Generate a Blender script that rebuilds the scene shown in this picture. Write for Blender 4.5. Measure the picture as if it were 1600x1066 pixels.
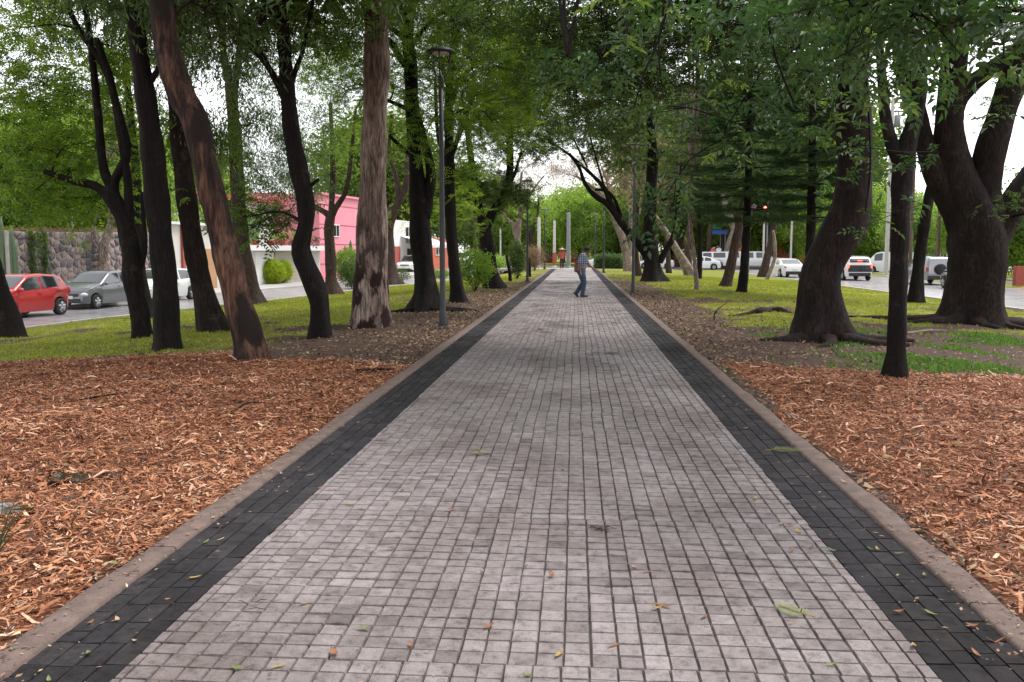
import bpy, math, random
import numpy as np
from math import radians, sin, cos, pi

# ------------------------------------------------------------------ reset
for o in list(bpy.data.objects):
    bpy.data.objects.remove(o)
scene = bpy.context.scene
COL = scene.collection

# ------------------------------------------------------------------ camera
CAMZ, FPX = 1.55, 1410.0
PITCH = math.atan(141.0 / FPX)
YAW = math.atan(100.0 / FPX * cos(PITCH))
cam_data = bpy.data.cameras.new('camera')
cam_data.sensor_width = 36.0
cam_data.lens = 36.0 * FPX / 1600.0
cam_data.clip_start = 0.05
cam_data.clip_end = 4000.0
cam = bpy.data.objects.new('camera', cam_data)
cam.location = (0, 0, CAMZ)
cam.rotation_euler = (pi / 2 - PITCH, 0, YAW)
COL.objects.link(cam)
scene.camera = cam

# ------------------------------------------------------------------ sky and sun (bright overcast)
SUN_EL, SUN_AZ = radians(64), radians(55)      # azimuth clockwise from +Y
world = bpy.data.worlds.new('World')
scene.world = world
world.use_nodes = True
wn, wl = world.node_tree.nodes, world.node_tree.links
wn.clear()
sky = wn.new('ShaderNodeTexSky'); sky.sky_type = 'NISHITA'; sky.sun_disc = False
sky.sun_elevation = SUN_EL; sky.sun_rotation = SUN_AZ
sky.air_density = 1.0; sky.dust_density = 1.0; sky.ozone_density = 1.0
hs = wn.new('ShaderNodeHueSaturation'); hs.inputs['Saturation'].default_value = 0.12
bg = wn.new('ShaderNodeBackground'); bg.inputs['Strength'].default_value = 0.15
wo = wn.new('ShaderNodeOutputWorld')
wl.new(sky.outputs[0], hs.inputs['Color']); wl.new(hs.outputs[0], bg.inputs[0]); wl.new(bg.outputs[0], wo.inputs[0])

sun_data = bpy.data.lights.new('sun', 'SUN')
sun_data.energy = 1.5; sun_data.angle = radians(28); sun_data.color = (1.0, 0.95, 0.9)
sun = bpy.data.objects.new('sun', sun_data)
sun.rotation_euler = (pi / 2 - SUN_EL, 0, pi - SUN_AZ)
sun.location = (0, 0, 60)
COL.objects.link(sun)

scene.render.engine = 'CYCLES'
scene.view_settings.view_transform = 'Standard'
scene.view_settings.look = 'None'
scene.view_settings.exposure = 1.3
scene.view_settings.gamma = 1.0
scene.view_settings.use_curve_mapping = False
scene.cycles.max_bounces = 8
scene.cycles.transparent_max_bounces = 8

# ------------------------------------------------------------------ pixel -> direction
_f0 = np.array([-sin(YAW), cos(YAW), 0.0]); _r = np.array([cos(YAW), sin(YAW), 0.0])
_F = _f0 * cos(PITCH) - np.array([0, 0, 1.0]) * sin(PITCH)
_U = _f0 * sin(PITCH) + np.array([0, 0, 1.0]) * cos(PITCH)
CAM = np.array([0, 0, CAMZ])

def ray(px, py):
    return _F + _r * (px - 800) / FPX + _U * (533 - py) / FPX

def P(px, py, Y):                       # point on the ray at distance Y along the path
    d = ray(px, py)
    return CAM + d * (Y / d[1])

def depth(p):
    return float(np.dot(np.asarray(p) - CAM, _F))

def hitz(px, py, z):
    d = ray(px, py)
    return CAM + d * ((z - CAMZ) / d[2])

# ------------------------------------------------------------------ noise
def _hash(i, j, s):
    h = (i.astype(np.int64) * 374761393 + j.astype(np.int64) * 668265263 + s * 1274126177) & 0x7fffffff
    h = ((h ^ (h >> 13)) * 1274126177) & 0x7fffffff
    h = h ^ (h >> 16)
    return (h & 0xffff) / 65535.0

def noise(x, y, s=0):
    x = np.asarray(x, float); y = np.asarray(y, float)
    i = np.floor(x); j = np.floor(y); u = x - i; v = y - j
    u = u * u * (3 - 2 * u); v = v * v * (3 - 2 * v)
    a = _hash(i, j, s); b = _hash(i + 1, j, s); c = _hash(i, j + 1, s); d = _hash(i + 1, j + 1, s)
    return (a * (1 - u) + b * u) * (1 - v) + (c * (1 - u) + d * u) * v

def fbm(x, y, s=0, n=3):
    t = 0; a = 0.5; w = 0
    for k in range(n):
        t = t + a * noise(np.asarray(x) * 2 ** k, np.asarray(y) * 2 ** k, s + 17 * k); w += a; a *= 0.5
    return t / w

def sstep(a, b, x):
    t = np.clip((np.asarray(x, float) - a) / (b - a), 0, 1)
    return t * t * (3 - 2 * t)

# ------------------------------------------------------------------ lay of the land
PL, PR = -1.675, 1.337                 # grey paving
BW, KW = 0.40, 0.16                    # dark border, kerb
EL, ER = PL - BW - KW, PR + BW + KW    # outer edges
PATH_END = 79.0
RK = 14.6                              # kerb of the road on the right
YX = 93.0                              # near kerb of the cross street

def LK(y):                             # kerb of the road on the left
    return -15.6 + 0.1416 * (np.clip(y, -30, 90) - 24.4)

def road_l(y): return -0.75 + 0.25 * sstep(70, 92, y)
ROAD_R = -0.5

def zones(x, y):
    """weights of wood chips, bare soil, grass"""
    x = np.asarray(x, float); y = np.asarray(y, float)
    n = fbm(x * 0.5, y * 0.5, 3) - 0.5
    n2 = fbm(x * 1.7, y * 1.7, 9) - 0.5
    left = x < 0
    lim = np.where(left, 13.0 + 0.10 * np.clip(-x - 4, 0, 9) + 1.6 * n - 1.2 * sstep(3.6, 2.4, -x), 12.8 - 0.28 * np.clip(x - 2, 0, 9) + 1.8 * n)
    edge = np.where(left, EL - x, x - ER)                # metres from the kerb
    m = sstep(0.25, -0.25, y - lim + 0.8 * n2) * sstep(0.02, 0.22, edge + 0.30 * n2 + 0.35 * n + np.where(left, 0.20, 0.0))
    soil_l = sstep(4.2, 1.3, edge + 0.05 * (y - 14) + 3.4 * n + 1.0 * n2) * sstep(90, 45, y) + 0.55 * sstep(17.5, 14, y + 2 * n) * sstep(6.5, 4, edge)
    soil_r = sstep(2.6, 0.9, edge + 2.4 * n + 1.2 * n2) * sstep(80, 35, y) + sstep(22.5, 17.5, y + 5 * n + 1.6 * n2)
    soil = np.clip(np.where(left, soil_l, soil_r) + 0.75 * sstep(0.56, 0.68, fbm(x * 0.7 + 9, y * 0.45, 71, 4)) * sstep(60, 25, y), 0, 1)
    s = (1 - m) * soil
    g = (1 - m) * (1 - soil)
    return m, s, g

def zt(x, y):
    x = np.asarray(x, float); y = np.asarray(y, float)
    lk = LK(y)
    tl = np.clip((EL - x) / (EL - lk), 0, 1)
    tr = np.clip((x - ER) / (RK - ER), 0, 1)
    far = sstep(80, 92, y)
    zl = -0.60 * sstep(0.12, 1, tl); zl = zl * (1 - far) - 0.4 * far
    zr = -0.36 * sstep(0.15, 1, tr); zr = zr * (1 - far) - 0.38 * far
    z = np.where(x < 0, zl, zr)
    e = np.where(x < 0, EL - x, x - ER)
    rough = (fbm(x * 0.9, y * 0.9, 5) - 0.5) * 0.12 + (fbm(x * 3, y * 3, 6) - 0.5) * 0.05
    z = z + rough * sstep(0.0, 1.0, e) * sstep(60, 25, y) - 0.015
    z = np.where((x > EL + 0.005) & (x < ER - 0.005) & (y < PATH_END + 14), -0.14, z)
    z = np.where(x < lk - 0.05, np.where(x > lk - 6.1, road_l(y) - 0.07, -0.70), z)
    z = np.where(x > RK + 0.05, np.where(x < RK + 11.5, ROAD_R - 0.07, -0.42), z)
    z = np.where((y > YX + 0.05) & (y < YX + 30), -0.57, z)
    z = np.where(y >= YX + 30, -0.42, z)
    return z

def G(px, py):
    """where the ray of a pixel meets the ground"""
    d = ray(px, py); z = -0.1
    for k in range(40):
        p = CAM + d * ((z - CAMZ) / d[2])
        z = 0.5 * z + 0.5 * float(zt(p[0], p[1]))
    p = CAM + d * ((z - CAMZ) / d[2])
    return np.array([p[0], p[1], float(zt(p[0], p[1]))])

# ------------------------------------------------------------------ node helpers
def new_mat(name):
    m = bpy.data.materials.new(name); m.use_nodes = True
    m.node_tree.nodes.clear()
    return m, m.node_tree.nodes, m.node_tree.links

def ramp(nodes, stops):
    r = nodes.new('ShaderNodeValToRGB')
    e = r.color_ramp.elements
    while len(e) < len(stops): e.new(0.5)
    for k, (p, c) in enumerate(stops):
        e[k].position = p; e[k].color = (c[0], c[1], c[2], 1)
    return r

def noise_node(nodes, links, scale, detail=4, rough=0.6, vec=None, stretch=None, coord='Object'):
    n = nodes.new('ShaderNodeTexNoise'); n.inputs['Scale'].default_value = scale
    n.inputs['Detail'].default_value = detail; n.inputs['Roughness'].default_value = rough
    if vec is None:
        if coord == 'World':
            vec = nodes.new('ShaderNodeNewGeometry').outputs['Position']
        else:
            vec = nodes.new('ShaderNodeTexCoord').outputs['Object']
    if stretch:
        mp = nodes.new('ShaderNodeMapping'); mp.inputs['Scale'].default_value = stretch
        links.new(vec, mp.inputs[0]); vec = mp.outputs[0]
    links.new(vec, n.inputs['Vector'])
    return n

def mixc(nodes, links, fac, a, b, mode='MIX'):
    m = nodes.new('ShaderNodeMix'); m.data_type = 'RGBA'; m.blend_type = mode
    for sock, v in ((m.inputs[0], fac), (m.inputs[6], a), (m.inputs[7], b)):
        if isinstance(v, (int, float)): sock.default_value = v
        elif isinstance(v, tuple): sock.default_value = (v[0], v[1], v[2], 1)
        else: links.new(v, sock)
    return m.outputs[2]

def plain(name, c, rough=0.6, metal=0.0, var=0.18, scale=6.0, bump=0.0, bscale=40.0, coat=0.0, emit=None, spec=0.5, coord='Object'):
    m, n, l = new_mat(name)
    b = n.new('ShaderNodeBsdfPrincipled'); o = n.new('ShaderNodeOutputMaterial')
    nz = noise_node(n, l, scale, 5, coord=coord)
    r = ramp(n, [(0.25, tuple(v * (1 - var) for v in c)), (0.75, tuple(min(1, v * (1 + var)) for v in c))])
    l.new(nz.outputs[0], r.inputs[0]); l.new(r.outputs[0], b.inputs['Base Color'])
    b.inputs['Roughness'].default_value = rough; b.inputs['Metallic'].default_value = metal
    b.inputs['Coat Weight'].default_value = coat; b.inputs['Specular IOR Level'].default_value = spec
    if emit:
        b.inputs['Emission Color'].default_value = (*emit[0], 1); b.inputs['Emission Strength'].default_value = emit[1]
    if bump:
        nb = noise_node(n, l, bscale, 4, coord=coord)
        bp = n.new('ShaderNodeBump'); bp.inputs['Strength'].default_value = bump; bp.inputs['Distance'].default_value = 0.01
        l.new(nb.outputs[0], bp.inputs['Height']); l.new(bp.outputs[0], b.inputs['Normal'])
    l.new(b.outputs[0], o.inputs[0])
    return m

def tinted(name, stops, rough=0.8, trans=None, bump=0.0, src='attr', nscale=30.0, spec=0.3):
    """colour from a per-piece tint; trans = translucent colour multiplier for leaves"""
    m, n, l = new_mat(name)
    o = n.new('ShaderNodeOutputMaterial')
    if src == 'attr':
        a = n.new('ShaderNodeAttribute'); a.attribute_name = 'tint'; f = a.outputs['Fac']
    else:
        a = n.new('ShaderNodeObjectInfo'); f = a.outputs['Random']
    r = ramp(n, stops); l.new(f, r.inputs[0])
    nz = noise_node(n, l, nscale, 4, coord='World')
    rr = ramp(n, [(0.2, (0.68,) * 3), (0.8, (1.2,) * 3)]); l.new(nz.outputs[0], rr.inputs[0])
    c = mixc(n, l, 1.0, r.outputs[0], rr.outputs[0], 'MULTIPLY')
    b = n.new('ShaderNodeBsdfPrincipled'); l.new(c, b.inputs['Base Color'])
    b.inputs['Roughness'].default_value = rough; b.inputs['Specular IOR Level'].default_value = spec
    if bump:
        bp = n.new('ShaderNodeBump'); bp.inputs['Strength'].default_value = bump; bp.inputs['Distance'].default_value = 0.01
        l.new(nz.outputs[0], bp.inputs['Height']); l.new(bp.outputs[0], b.inputs['Normal'])
    if trans:
        t = n.new('ShaderNodeBsdfTranslucent')
        tc = mixc(n, l, 1.0, c, trans, 'MULTIPLY'); l.new(tc, t.inputs[0])
        ad = n.new('ShaderNodeAddShader'); l.new(b.outputs[0], ad.inputs[0]); l.new(t.outputs[0], ad.inputs[1])
        l.new(ad.outputs[0], o.inputs[0])
    else:
        l.new(b.outputs[0], o.inputs[0])
    return m

def bark(name, stops, scale=5.0, stretch=0.22, bump=0.7, rough=0.85, patch=None, lichen=None):
    m, n, l = new_mat(name)
    o = n.new('ShaderNodeOutputMaterial'); b = n.new('ShaderNodeBsdfPrincipled')
    nz = noise_node(n, l, scale, 6, 0.65, stretch=(1, 1, stretch), coord='World')
    r = ramp(n, stops); l.new(nz.outputs[0], r.inputs[0]); c = r.outputs[0]
    nf = noise_node(n, l, scale * 7, 5, 0.7, stretch=(1, 1, stretch * 0.8), coord='World')
    rf = ramp(n, [(0.36, (0.22,) * 3), (0.52, (0.9,) * 3), (0.7, (1.7,) * 3)]); l.new(nf.outputs[0], rf.inputs[0])
    c = mixc(n, l, 1.0, c, rf.outputs[0], 'MULTIPLY')
    if lichen:
        nlc = noise_node(n, l, 2.3, 7, 0.75, coord='World'); rlc = ramp(n, [(0.56, (0, 0, 0)), (0.70, (0.75,) * 3)]); l.new(nlc.outputs[0], rlc.inputs[0])
        c = mixc(n, l, rlc.outputs[0], c, lichen)
    if patch:                                  # flaking plates of old bark
        npn = noise_node(n, l, patch[1], 4, 0.55, stretch=(1, 1, 0.42), coord='World')
        rp = ramp(n, [(patch[2], (0, 0, 0)), (patch[2] + 0.05, (1, 1, 1))]); l.new(npn.outputs[0], rp.inputs[0])
        if len(patch) > 3:                     # dark plates low on the stem
            ge = n.new('ShaderNodeNewGeometry'); sp = n.new('ShaderNodeSeparateXYZ'); l.new(ge.outputs['Position'], sp.inputs[0])
            mr = n.new('ShaderNodeMapRange'); l.new(sp.outputs[2], mr.inputs[0])
            mr.inputs[1].default_value = patch[3][0]; mr.inputs[2].default_value = patch[3][1]
            mr.inputs[3].default_value = 1.0; mr.inputs[4].default_value = patch[3][2]
            mu = n.new('ShaderNodeMath'); mu.operation = 'MULTIPLY'; l.new(rp.outputs[0], mu.inputs[0]); l.new(mr.outputs[0], mu.inputs[1])
            fac = mu.outputs[0]
        else:
            fac = rp.outputs[0]
        c = mixc(n, l, fac, c, patch[0])
    l.new(c, b.inputs['Base Color']); b.inputs['Roughness'].default_value = rough
    b.inputs['Specular IOR Level'].default_value = 0.25
    bp = n.new('ShaderNodeBump'); bp.inputs['Strength'].default_value = bump; bp.inputs['Distance'].default_value = 0.03
    ad = n.new('ShaderNodeMath'); l.new(nz.outputs[0], ad.inputs[0]); l.new(nf.outputs[0], ad.inputs[1])
    l.new(ad.outputs[0], bp.inputs['Height']); l.new(bp.outputs[0], b.inputs['Normal'])
    l.new(b.outputs[0], o.inputs[0])
    return m

MT = {}
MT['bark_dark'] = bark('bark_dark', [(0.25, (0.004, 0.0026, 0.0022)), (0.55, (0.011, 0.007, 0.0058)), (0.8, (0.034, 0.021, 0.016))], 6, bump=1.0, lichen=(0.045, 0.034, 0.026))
MT['bark_brown'] = bark('bark_brown', [(0.25, (0.03, 0.02, 0.016)), (0.6, (0.075, 0.048, 0.038)), (0.85, (0.14, 0.098, 0.078))], 5)
MT['bark_red'] = bark('bark_red', [(0.3, (0.014, 0.009, 0.007)), (0.46, (0.042, 0.022, 0.016)), (0.60, (0.125, 0.062, 0.042)), (0.8, (0.23, 0.145, 0.108))], 3.2, 0.16, 1.0, patch=((0.016, 0.010, 0.008), 2.6, 0.50))
MT['bark_euc'] = bark('bark_euc', [(0.3, (0.10, 0.062, 0.05)), (0.48, (0.26, 0.185, 0.155)), (0.64, (0.42, 0.33, 0.285)), (0.82, (0.22, 0.115, 0.08))], 3.6, 0.16, 0.7, patch=((0.022, 0.010, 0.008), 3.2, 0.455, (1.0, 2.6, 0.2)))
MT['bark_pale'] = bark('bark_pale', [(0.25, (0.14, 0.10, 0.085)), (0.55, (0.30, 0.235, 0.20)), (0.85, (0.44, 0.37, 0.33))], 4, 0.3, 0.5)
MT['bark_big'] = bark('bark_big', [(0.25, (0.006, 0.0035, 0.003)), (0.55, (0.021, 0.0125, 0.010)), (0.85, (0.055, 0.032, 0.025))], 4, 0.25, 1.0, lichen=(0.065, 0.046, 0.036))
LV = lambda a, b, c: [(0.0, a), (0.55, b), (1.0, c)]
MT['leaf_ash'] = tinted('leaf_ash', LV((0.026, 0.055, 0.010), (0.070, 0.122, 0.018), (0.15, 0.20, 0.028)), 0.55, (1.25, 1.2, 0.6))
MT['leaf_bright'] = tinted('leaf_bright', LV((0.045, 0.090, 0.012), (0.105, 0.18, 0.022), (0.21, 0.27, 0.036)), 0.55, (1.3, 1.2, 0.5))
MT['leaf_euc'] = tinted('leaf_euc', LV((0.026, 0.050, 0.018), (0.055, 0.092, 0.028), (0.11, 0.155, 0.042)), 0.5, (0.9, 1.0, 0.6))
MT['leaf_dark'] = tinted('leaf_dark', LV((0.020, 0.042, 0.010), (0.046, 0.082, 0.016), (0.11, 0.15, 0.024)), 0.5, (1.0, 1.0, 0.6))
MT['leaf_near'] = tinted('leaf_near', LV((0.018, 0.042, 0.014), (0.032, 0.070, 0.020), (0.14, 0.175, 0.028)), 0.5, (0.8, 0.9, 0.5), spec=0.3)
MT['leaf_conifer'] = tinted('leaf_conifer', LV((0.015, 0.034, 0.013), (0.030, 0.060, 0.020), (0.062, 0.098, 0.030)), 0.6, (0.5, 0.6, 0.4))
MT['leaf_dry'] = tinted('leaf_dry', LV((0.10, 0.062, 0.045), (0.20, 0.13, 0.095), (0.20, 0.20, 0.075)), 0.7, (0.9, 0.9, 0.7))
MT['leaf_lime'] = tinted('leaf_lime', LV((0.12, 0.17, 0.012), (0.24, 0.30, 0.018), (0.38, 0.42, 0.03)), 0.55, (0.9, 0.9, 0.4))
MT['leaf_far'] = tinted('leaf_far', LV((0.07, 0.12, 0.025), (0.16, 0.24, 0.05), (0.27, 0.35, 0.08)), 0.6, (1.2, 1.2, 0.6))
MT['grass'] = tinted('grass', LV((0.09, 0.105, 0.016), (0.19, 0.215, 0.028), (0.31, 0.305, 0.06)), 0.6, (0.8, 0.8, 0.4))
MT['weeds'] = tinted('weeds', LV((0.035, 0.085, 0.016), (0.065, 0.14, 0.022), (0.12, 0.19, 0.03)), 0.6, (0.8, 0.8, 0.4))
MT['chips'] = tinted('chips', [(0.0, (0.05, 0.023, 0.014)), (0.15, (0.16, 0.058, 0.026)), (0.45, (0.345, 0.128, 0.056)), (0.75, (0.50, 0.235, 0.125)), (1.0, (0.66, 0.45, 0.31))], 0.7, nscale=60)
MT['litter'] = tinted('litter', [(0.0, (0.06, 0.04, 0.03)), (0.4, (0.17, 0.10, 0.065)), (0.75, (0.30, 0.17, 0.10)), (0.92, (0.42, 0.32, 0.18)), (1.0, (0.16, 0.20, 0.05))], 0.75, nscale=60)
MT['white_paint'] = plain('white_paint', (0.78, 0.78, 0.78), 0.25, var=0.03, coat=0.5)
MT['red_paint'] = plain('red_paint', (0.42, 0.018, 0.020), 0.25, var=0.06, coat=0.8)
MT['grey_paint'] = plain('grey_paint', (0.145, 0.15, 0.165), 0.28, metal=0.35, var=0.05, coat=0.8)
MT['silver_paint'] = plain('silver_paint', (0.30, 0.30, 0.315), 0.3, metal=0.5, var=0.04, coat=0.7)
MT['dark_paint'] = plain('dark_paint', (0.02, 0.02, 0.024), 0.25, var=0.1, coat=0.8)
MT['glass'] = plain('glass', (0.022, 0.026, 0.03), 0.06, var=0.2, spec=0.9, coat=0.6)
MT['rubber'] = plain('rubber', (0.018, 0.018, 0.018), 0.8)
MT['rim'] = plain('rim', (0.45, 0.45, 0.46), 0.35, metal=0.7, var=0.05)
MT['black_plastic'] = plain('black_plastic', (0.02, 0.02, 0.021), 0.5)
MT['headlight'] = plain('headlight', (0.62, 0.64, 0.66), 0.12, var=0.25, scale=18, coat=1.0)
MT['taillight'] = plain('taillight', (0.33, 0.012, 0.012), 0.2, var=0.15, coat=1.0)
MT['brakelight'] = plain('brakelight', (0.6, 0.03, 0.02), 0.2, emit=((1.0, 0.08, 0.05), 2.0))
MT['plate'] = plain('plate', (0.7, 0.7, 0.68), 0.5, var=0.05)
MT['lamp_metal'] = plain('lamp_metal', (0.040, 0.042, 0.047), 0.5, metal=0.4, var=0.15, scale=3)
MT['lamp_lens'] = plain('lamp_lens', (0.55, 0.55, 0.53), 0.4, var=0.05)
MT['concrete'] = plain('concrete', (0.130, 0.090, 0.076), 0.9, var=0.38, scale=9, bump=0.7, bscale=90, coord='World')
MT['concrete_pale'] = plain('concrete_pale', (0.42, 0.40, 0.37), 0.85, var=0.15, scale=2, bump=0.2)

# ------------------------------------------------------------------ mesh helpers
def np_mesh(name, V, F, mats, smooth=False, tint=None, midx=None):
    V = np.asarray(V, np.float32); F = np.asarray(F, np.int32)
    me = bpy.data.meshes.new(name)
    k = F.shape[1]
    me.vertices.add(len(V)); me.vertices.foreach_set('co', V.ravel())
    me.loops.add(F.size); me.loops.foreach_set('vertex_index', F.ravel())
    me.polygons.add(len(F)); me.polygons.foreach_set('loop_start', np.arange(0, F.size, k, dtype=np.int32))
    try: me.polygons.foreach_set('loop_total', np.full(len(F), k, np.int32))
    except Exception: pass
    for m in (mats if isinstance(mats, (list, tuple)) else [mats]):
        me.materials.append(MT[m] if isinstance(m, str) else m)
    me.polygons.foreach_set('use_smooth', np.full(len(F), bool(smooth)))
    if midx is not None: me.polygons.foreach_set('material_index', np.asarray(midx, np.int32))
    if tint is not None:
        a = me.attributes.new('tint', 'FLOAT', 'POINT'); a.data.foreach_set('value', np.asarray(tint, np.float32))
    me.update(calc_edges=True)
    me.validate()
    return me

class MB:
    """collects quads (a triangle repeats its last corner) into one mesh"""
    def __init__(s): s.V = []; s.F = []; s.n = 0; s.T = []; s.has_t = False
    def add(s, V, F, t=None):
        V = np.asarray(V, float); F = np.asarray(F, np.int64)
        s.V.append(V); s.F.append(F + s.n); s.n += len(V)
        if t is not None: s.has_t = True
        s.T.append(np.full(len(V), 0.5 if t is None else t) if np.isscalar(t) or t is None else np.asarray(t))
        return s
    def box(s, c, d, rz=0.0, t=None):
        x, y, z = np.asarray(d, float) / 2
        V = np.array([(a * x, b * y, e * z) for e in (-1, 1) for b in (-1, 1) for a in (-1, 1)])
        if rz: V = V @ np.array([[cos(rz), sin(rz), 0], [-sin(rz), cos(rz), 0], [0, 0, 1]])
        F = [(0, 2, 3, 1), (4, 5, 7, 6), (0, 1, 5, 4), (2, 6, 7, 3), (0, 4, 6, 2), (1, 3, 7, 5)]
        return s.add(V + np.asarray(c, float), F, t)
    def tube(s, pts, rad, n=8, cap=True, lobes=None, t=None):
        V, F = tube(pts, rad, n, cap, lobes); return s.add(V, F, t)
    def ell(s, c, r, nu=12, nv=8):
        V = []; F = []
        for j in range(nv + 1):
            a = -pi / 2 + pi * j / nv
            for i in range(nu):
                b = 2 * pi * i / nu
                V.append((c[0] + r[0] * cos(a) * cos(b), c[1] + r[1] * cos(a) * sin(b), c[2] + r[2] * sin(a)))
        for j in range(nv):
            for i in range(nu):
                F.append((j * nu + i, j * nu + (i + 1) % nu, (j + 1) * nu + (i + 1) % nu, (j + 1) * nu + i))
        return s.add(V, F)
    def lathe(s, prof, n=20, c=(0, 0, 0), axis='z'):
        V = []; F = []
        for r, z in prof:
            for i in range(n):
                a = 2 * pi * i / n
                p = (r * cos(a), r * sin(a), z) if axis == 'z' else (r * cos(a), z, r * sin(a))
                V.append((p[0] + c[0], p[1] + c[1], p[2] + c[2]))
        for j in range(len(prof) - 1):
            for i in range(n):
                F.append((j * n + i, j * n + (i + 1) % n, (j + 1) * n + (i + 1) % n, (j + 1) * n + i))
        return s.add(V, F)
    def data(s):
        return np.concatenate(s.V), np.concatenate(s.F)
    def mesh(s, name, mat, smooth=False, off=(0, 0, 0)):
        V, F = s.data()
        return np_mesh(name, V - np.asarray(off, float), F, mat, smooth, np.concatenate(s.T) if s.has_t else None)
    def build(s, name, mat, parent=None, smooth=False, off=None):
        """vertices given in world coordinates; stored relative to the parent's place"""
        o = np.zeros(3)
        if off is not None: o = np.asarray(off, float)
        return link(name, s.mesh(name, mat, smooth, o), parent)

def tube(pts, rad, n=8, cap=True, lobes=None):
    pts = np.asarray(pts, float); m = len(pts)
    rad = np.broadcast_to(np.asarray(rad, float), (m,))
    T = np.gradient(pts, axis=0); T /= np.linalg.norm(T, axis=1)[:, None] + 1e-9
    ref = np.array([1.0, 0, 0]) if abs(T[0][0]) < 0.8 else np.array([0, 1.0, 0])
    a = 2 * pi * np.arange(n) / n
    V = np.empty((m, n, 3)); u = ref
    for i in range(m):
        u = u - T[i] * np.dot(u, T[i]); u /= np.linalg.norm(u) + 1e-9
        v = np.cross(T[i], u)
        r = rad[i] * (lobes[i] if lobes is not None else 1.0)
        V[i] = pts[i] + (np.cos(a) * r)[:, None] * u + (np.sin(a) * r)[:, None] * v
    V = V.reshape(-1, 3)
    i = np.arange(m - 1)[:, None] * n; j = np.arange(n)[None, :]; j2 = (j + 1) % n
    F = np.stack([i + j, i + j2, i + n + j2, i + n + j], -1).reshape(-1, 4)
    if cap:
        c0 = len(V); c1 = c0 + n; jj = np.arange(n); k = (jj + 1) % n; e = (m - 1) * n
        V = np.vstack([V, np.repeat(pts[:1], n, 0), np.repeat(pts[-1:], n, 0)])
        F = np.vstack([F, np.stack([c0 + jj, c0 + k, k, jj], -1), np.stack([e + jj, e + k, c1 + k, c1 + jj], -1)])
    return V, F

def spline(pts, step=0.15):
    """Catmull-Rom through rows of (x, y, z, r)"""
    p = np.asarray(pts, float)
    q = np.vstack([2 * p[0] - p[1], p, 2 * p[-1] - p[-2]])
    out = []
    for i in range(1, len(q) - 2):
        n = max(2, int(np.linalg.norm(q[i + 1][:3] - q[i][:3]) / step))
        t = np.linspace(0, 1, n, endpoint=False)[:, None]
        out.append(0.5 * ((2 * q[i]) + (-q[i - 1] + q[i + 1]) * t + (2 * q[i - 1] - 5 * q[i] + 4 * q[i + 1] - q[i + 2]) * t ** 2 + (-q[i - 1] + 3 * q[i] - 3 * q[i + 1] + q[i + 2]) * t ** 3))
    out.append(q[-2][None])
    return np.vstack(out)

def link(name, me, parent=None):
    o = bpy.data.objects.new(name, me); COL.objects.link(o)
    if parent is not None: o.parent = parent
    return o

def tag(o, label=None, cat=None, group=None, kind=None):
    if label: o['label'] = label
    if cat: o['category'] = cat
    if group: o['group'] = group
    if kind: o['kind'] = kind
    return o

def thing(name, label, cat, loc=(0, 0, 0), rz=0.0, group=None):
    o = bpy.data.objects.new(name, None); COL.objects.link(o)
    o.location = tuple(float(v) for v in loc); o.rotation_euler = (0, 0, rz); o.empty_display_size = 0.2
    return tag(o, label, cat, group)

def copy_tree(o, parent=None):
    c = o.copy(); COL.objects.link(c); c.parent = parent
    for ch in [k for k in o.children]: copy_tree(ch, c)
    return c

# ------------------------------------------------------------------ ground
def zone_material():
    m, n, l = new_mat('ground'); o = n.new('ShaderNodeOutputMaterial'); b = n.new('ShaderNodeBsdfPrincipled')
    at = n.new('ShaderNodeAttribute'); at.attribute_name = 'zone'
    sp = n.new('ShaderNodeSeparateColor'); l.new(at.outputs['Color'], sp.inputs[0])
    nf = noise_node(n, l, 55, 6, 0.7, coord='World'); nm = noise_node(n, l, 6, 5, 0.65, coord='World'); nl = noise_node(n, l, 0.9, 5, 0.6, coord='World')
    soil = ramp(n, [(0.25, (0.026, 0.016, 0.012)), (0.5, (0.075, 0.047, 0.036)), (0.7, (0.16, 0.104, 0.080))]); l.new(nf.outputs[0], soil.inputs[0])
    grass = ramp(n, [(0.3, (0.085, 0.092, 0.018)), (0.5, (0.18, 0.198, 0.026)), (0.72, (0.28, 0.28, 0.05))]); l.new(nm.outputs[0], grass.inputs[0])
    gl = ramp(n, [(0.3, (0.75, 0.75, 0.75)), (0.7, (1.25, 1.2, 1.1))]); l.new(nl.outputs[0], gl.inputs[0])
    gc = mixc(n, l, 1.0, grass.outputs[0], gl.outputs[0], 'MULTIPLY')
    chip = ramp(n, [(0.3, (0.05, 0.022, 0.012)), (0.55, (0.19, 0.070, 0.034)), (0.75, (0.32, 0.14, 0.075))]); l.new(nf.outputs[0], chip.inputs[0])
    def sharp(sock, nz):
        ad = n.new('ShaderNodeMath'); ad.operation = 'MULTIPLY_ADD'; l.new(nz, ad.inputs[0]); ad.inputs[1].default_value = 0.9; l.new(sock, ad.inputs[2])
        mr = n.new('ShaderNodeMapRange'); l.new(ad.outputs[0], mr.inputs[0]); mr.inputs[1].default_value = 0.78; mr.inputs[2].default_value = 1.12
        return mr.outputs[0]
    c = mixc(n, l, sharp(sp.outputs[2], nm.outputs[0]), soil.outputs[0], gc)
    c = mixc(n, l, sharp(sp.outputs[0], nm.outputs[0]), c, chip.outputs[0])
    l.new(c, b.inputs['Base Color']); b.inputs['Roughness'].default_value = 0.9; b.inputs['Specular IOR Level'].default_value = 0.2
    bp = n.new('ShaderNodeBump'); bp.inputs['Strength'].default_value = 0.8; bp.inputs['Distance'].default_value = 0.03
    l.new(nf.outputs[0], bp.inputs['Height']); l.new(bp.outputs[0], b.inputs['Normal'])
    l.new(b.outputs[0], o.inputs[0])
    return m
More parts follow.
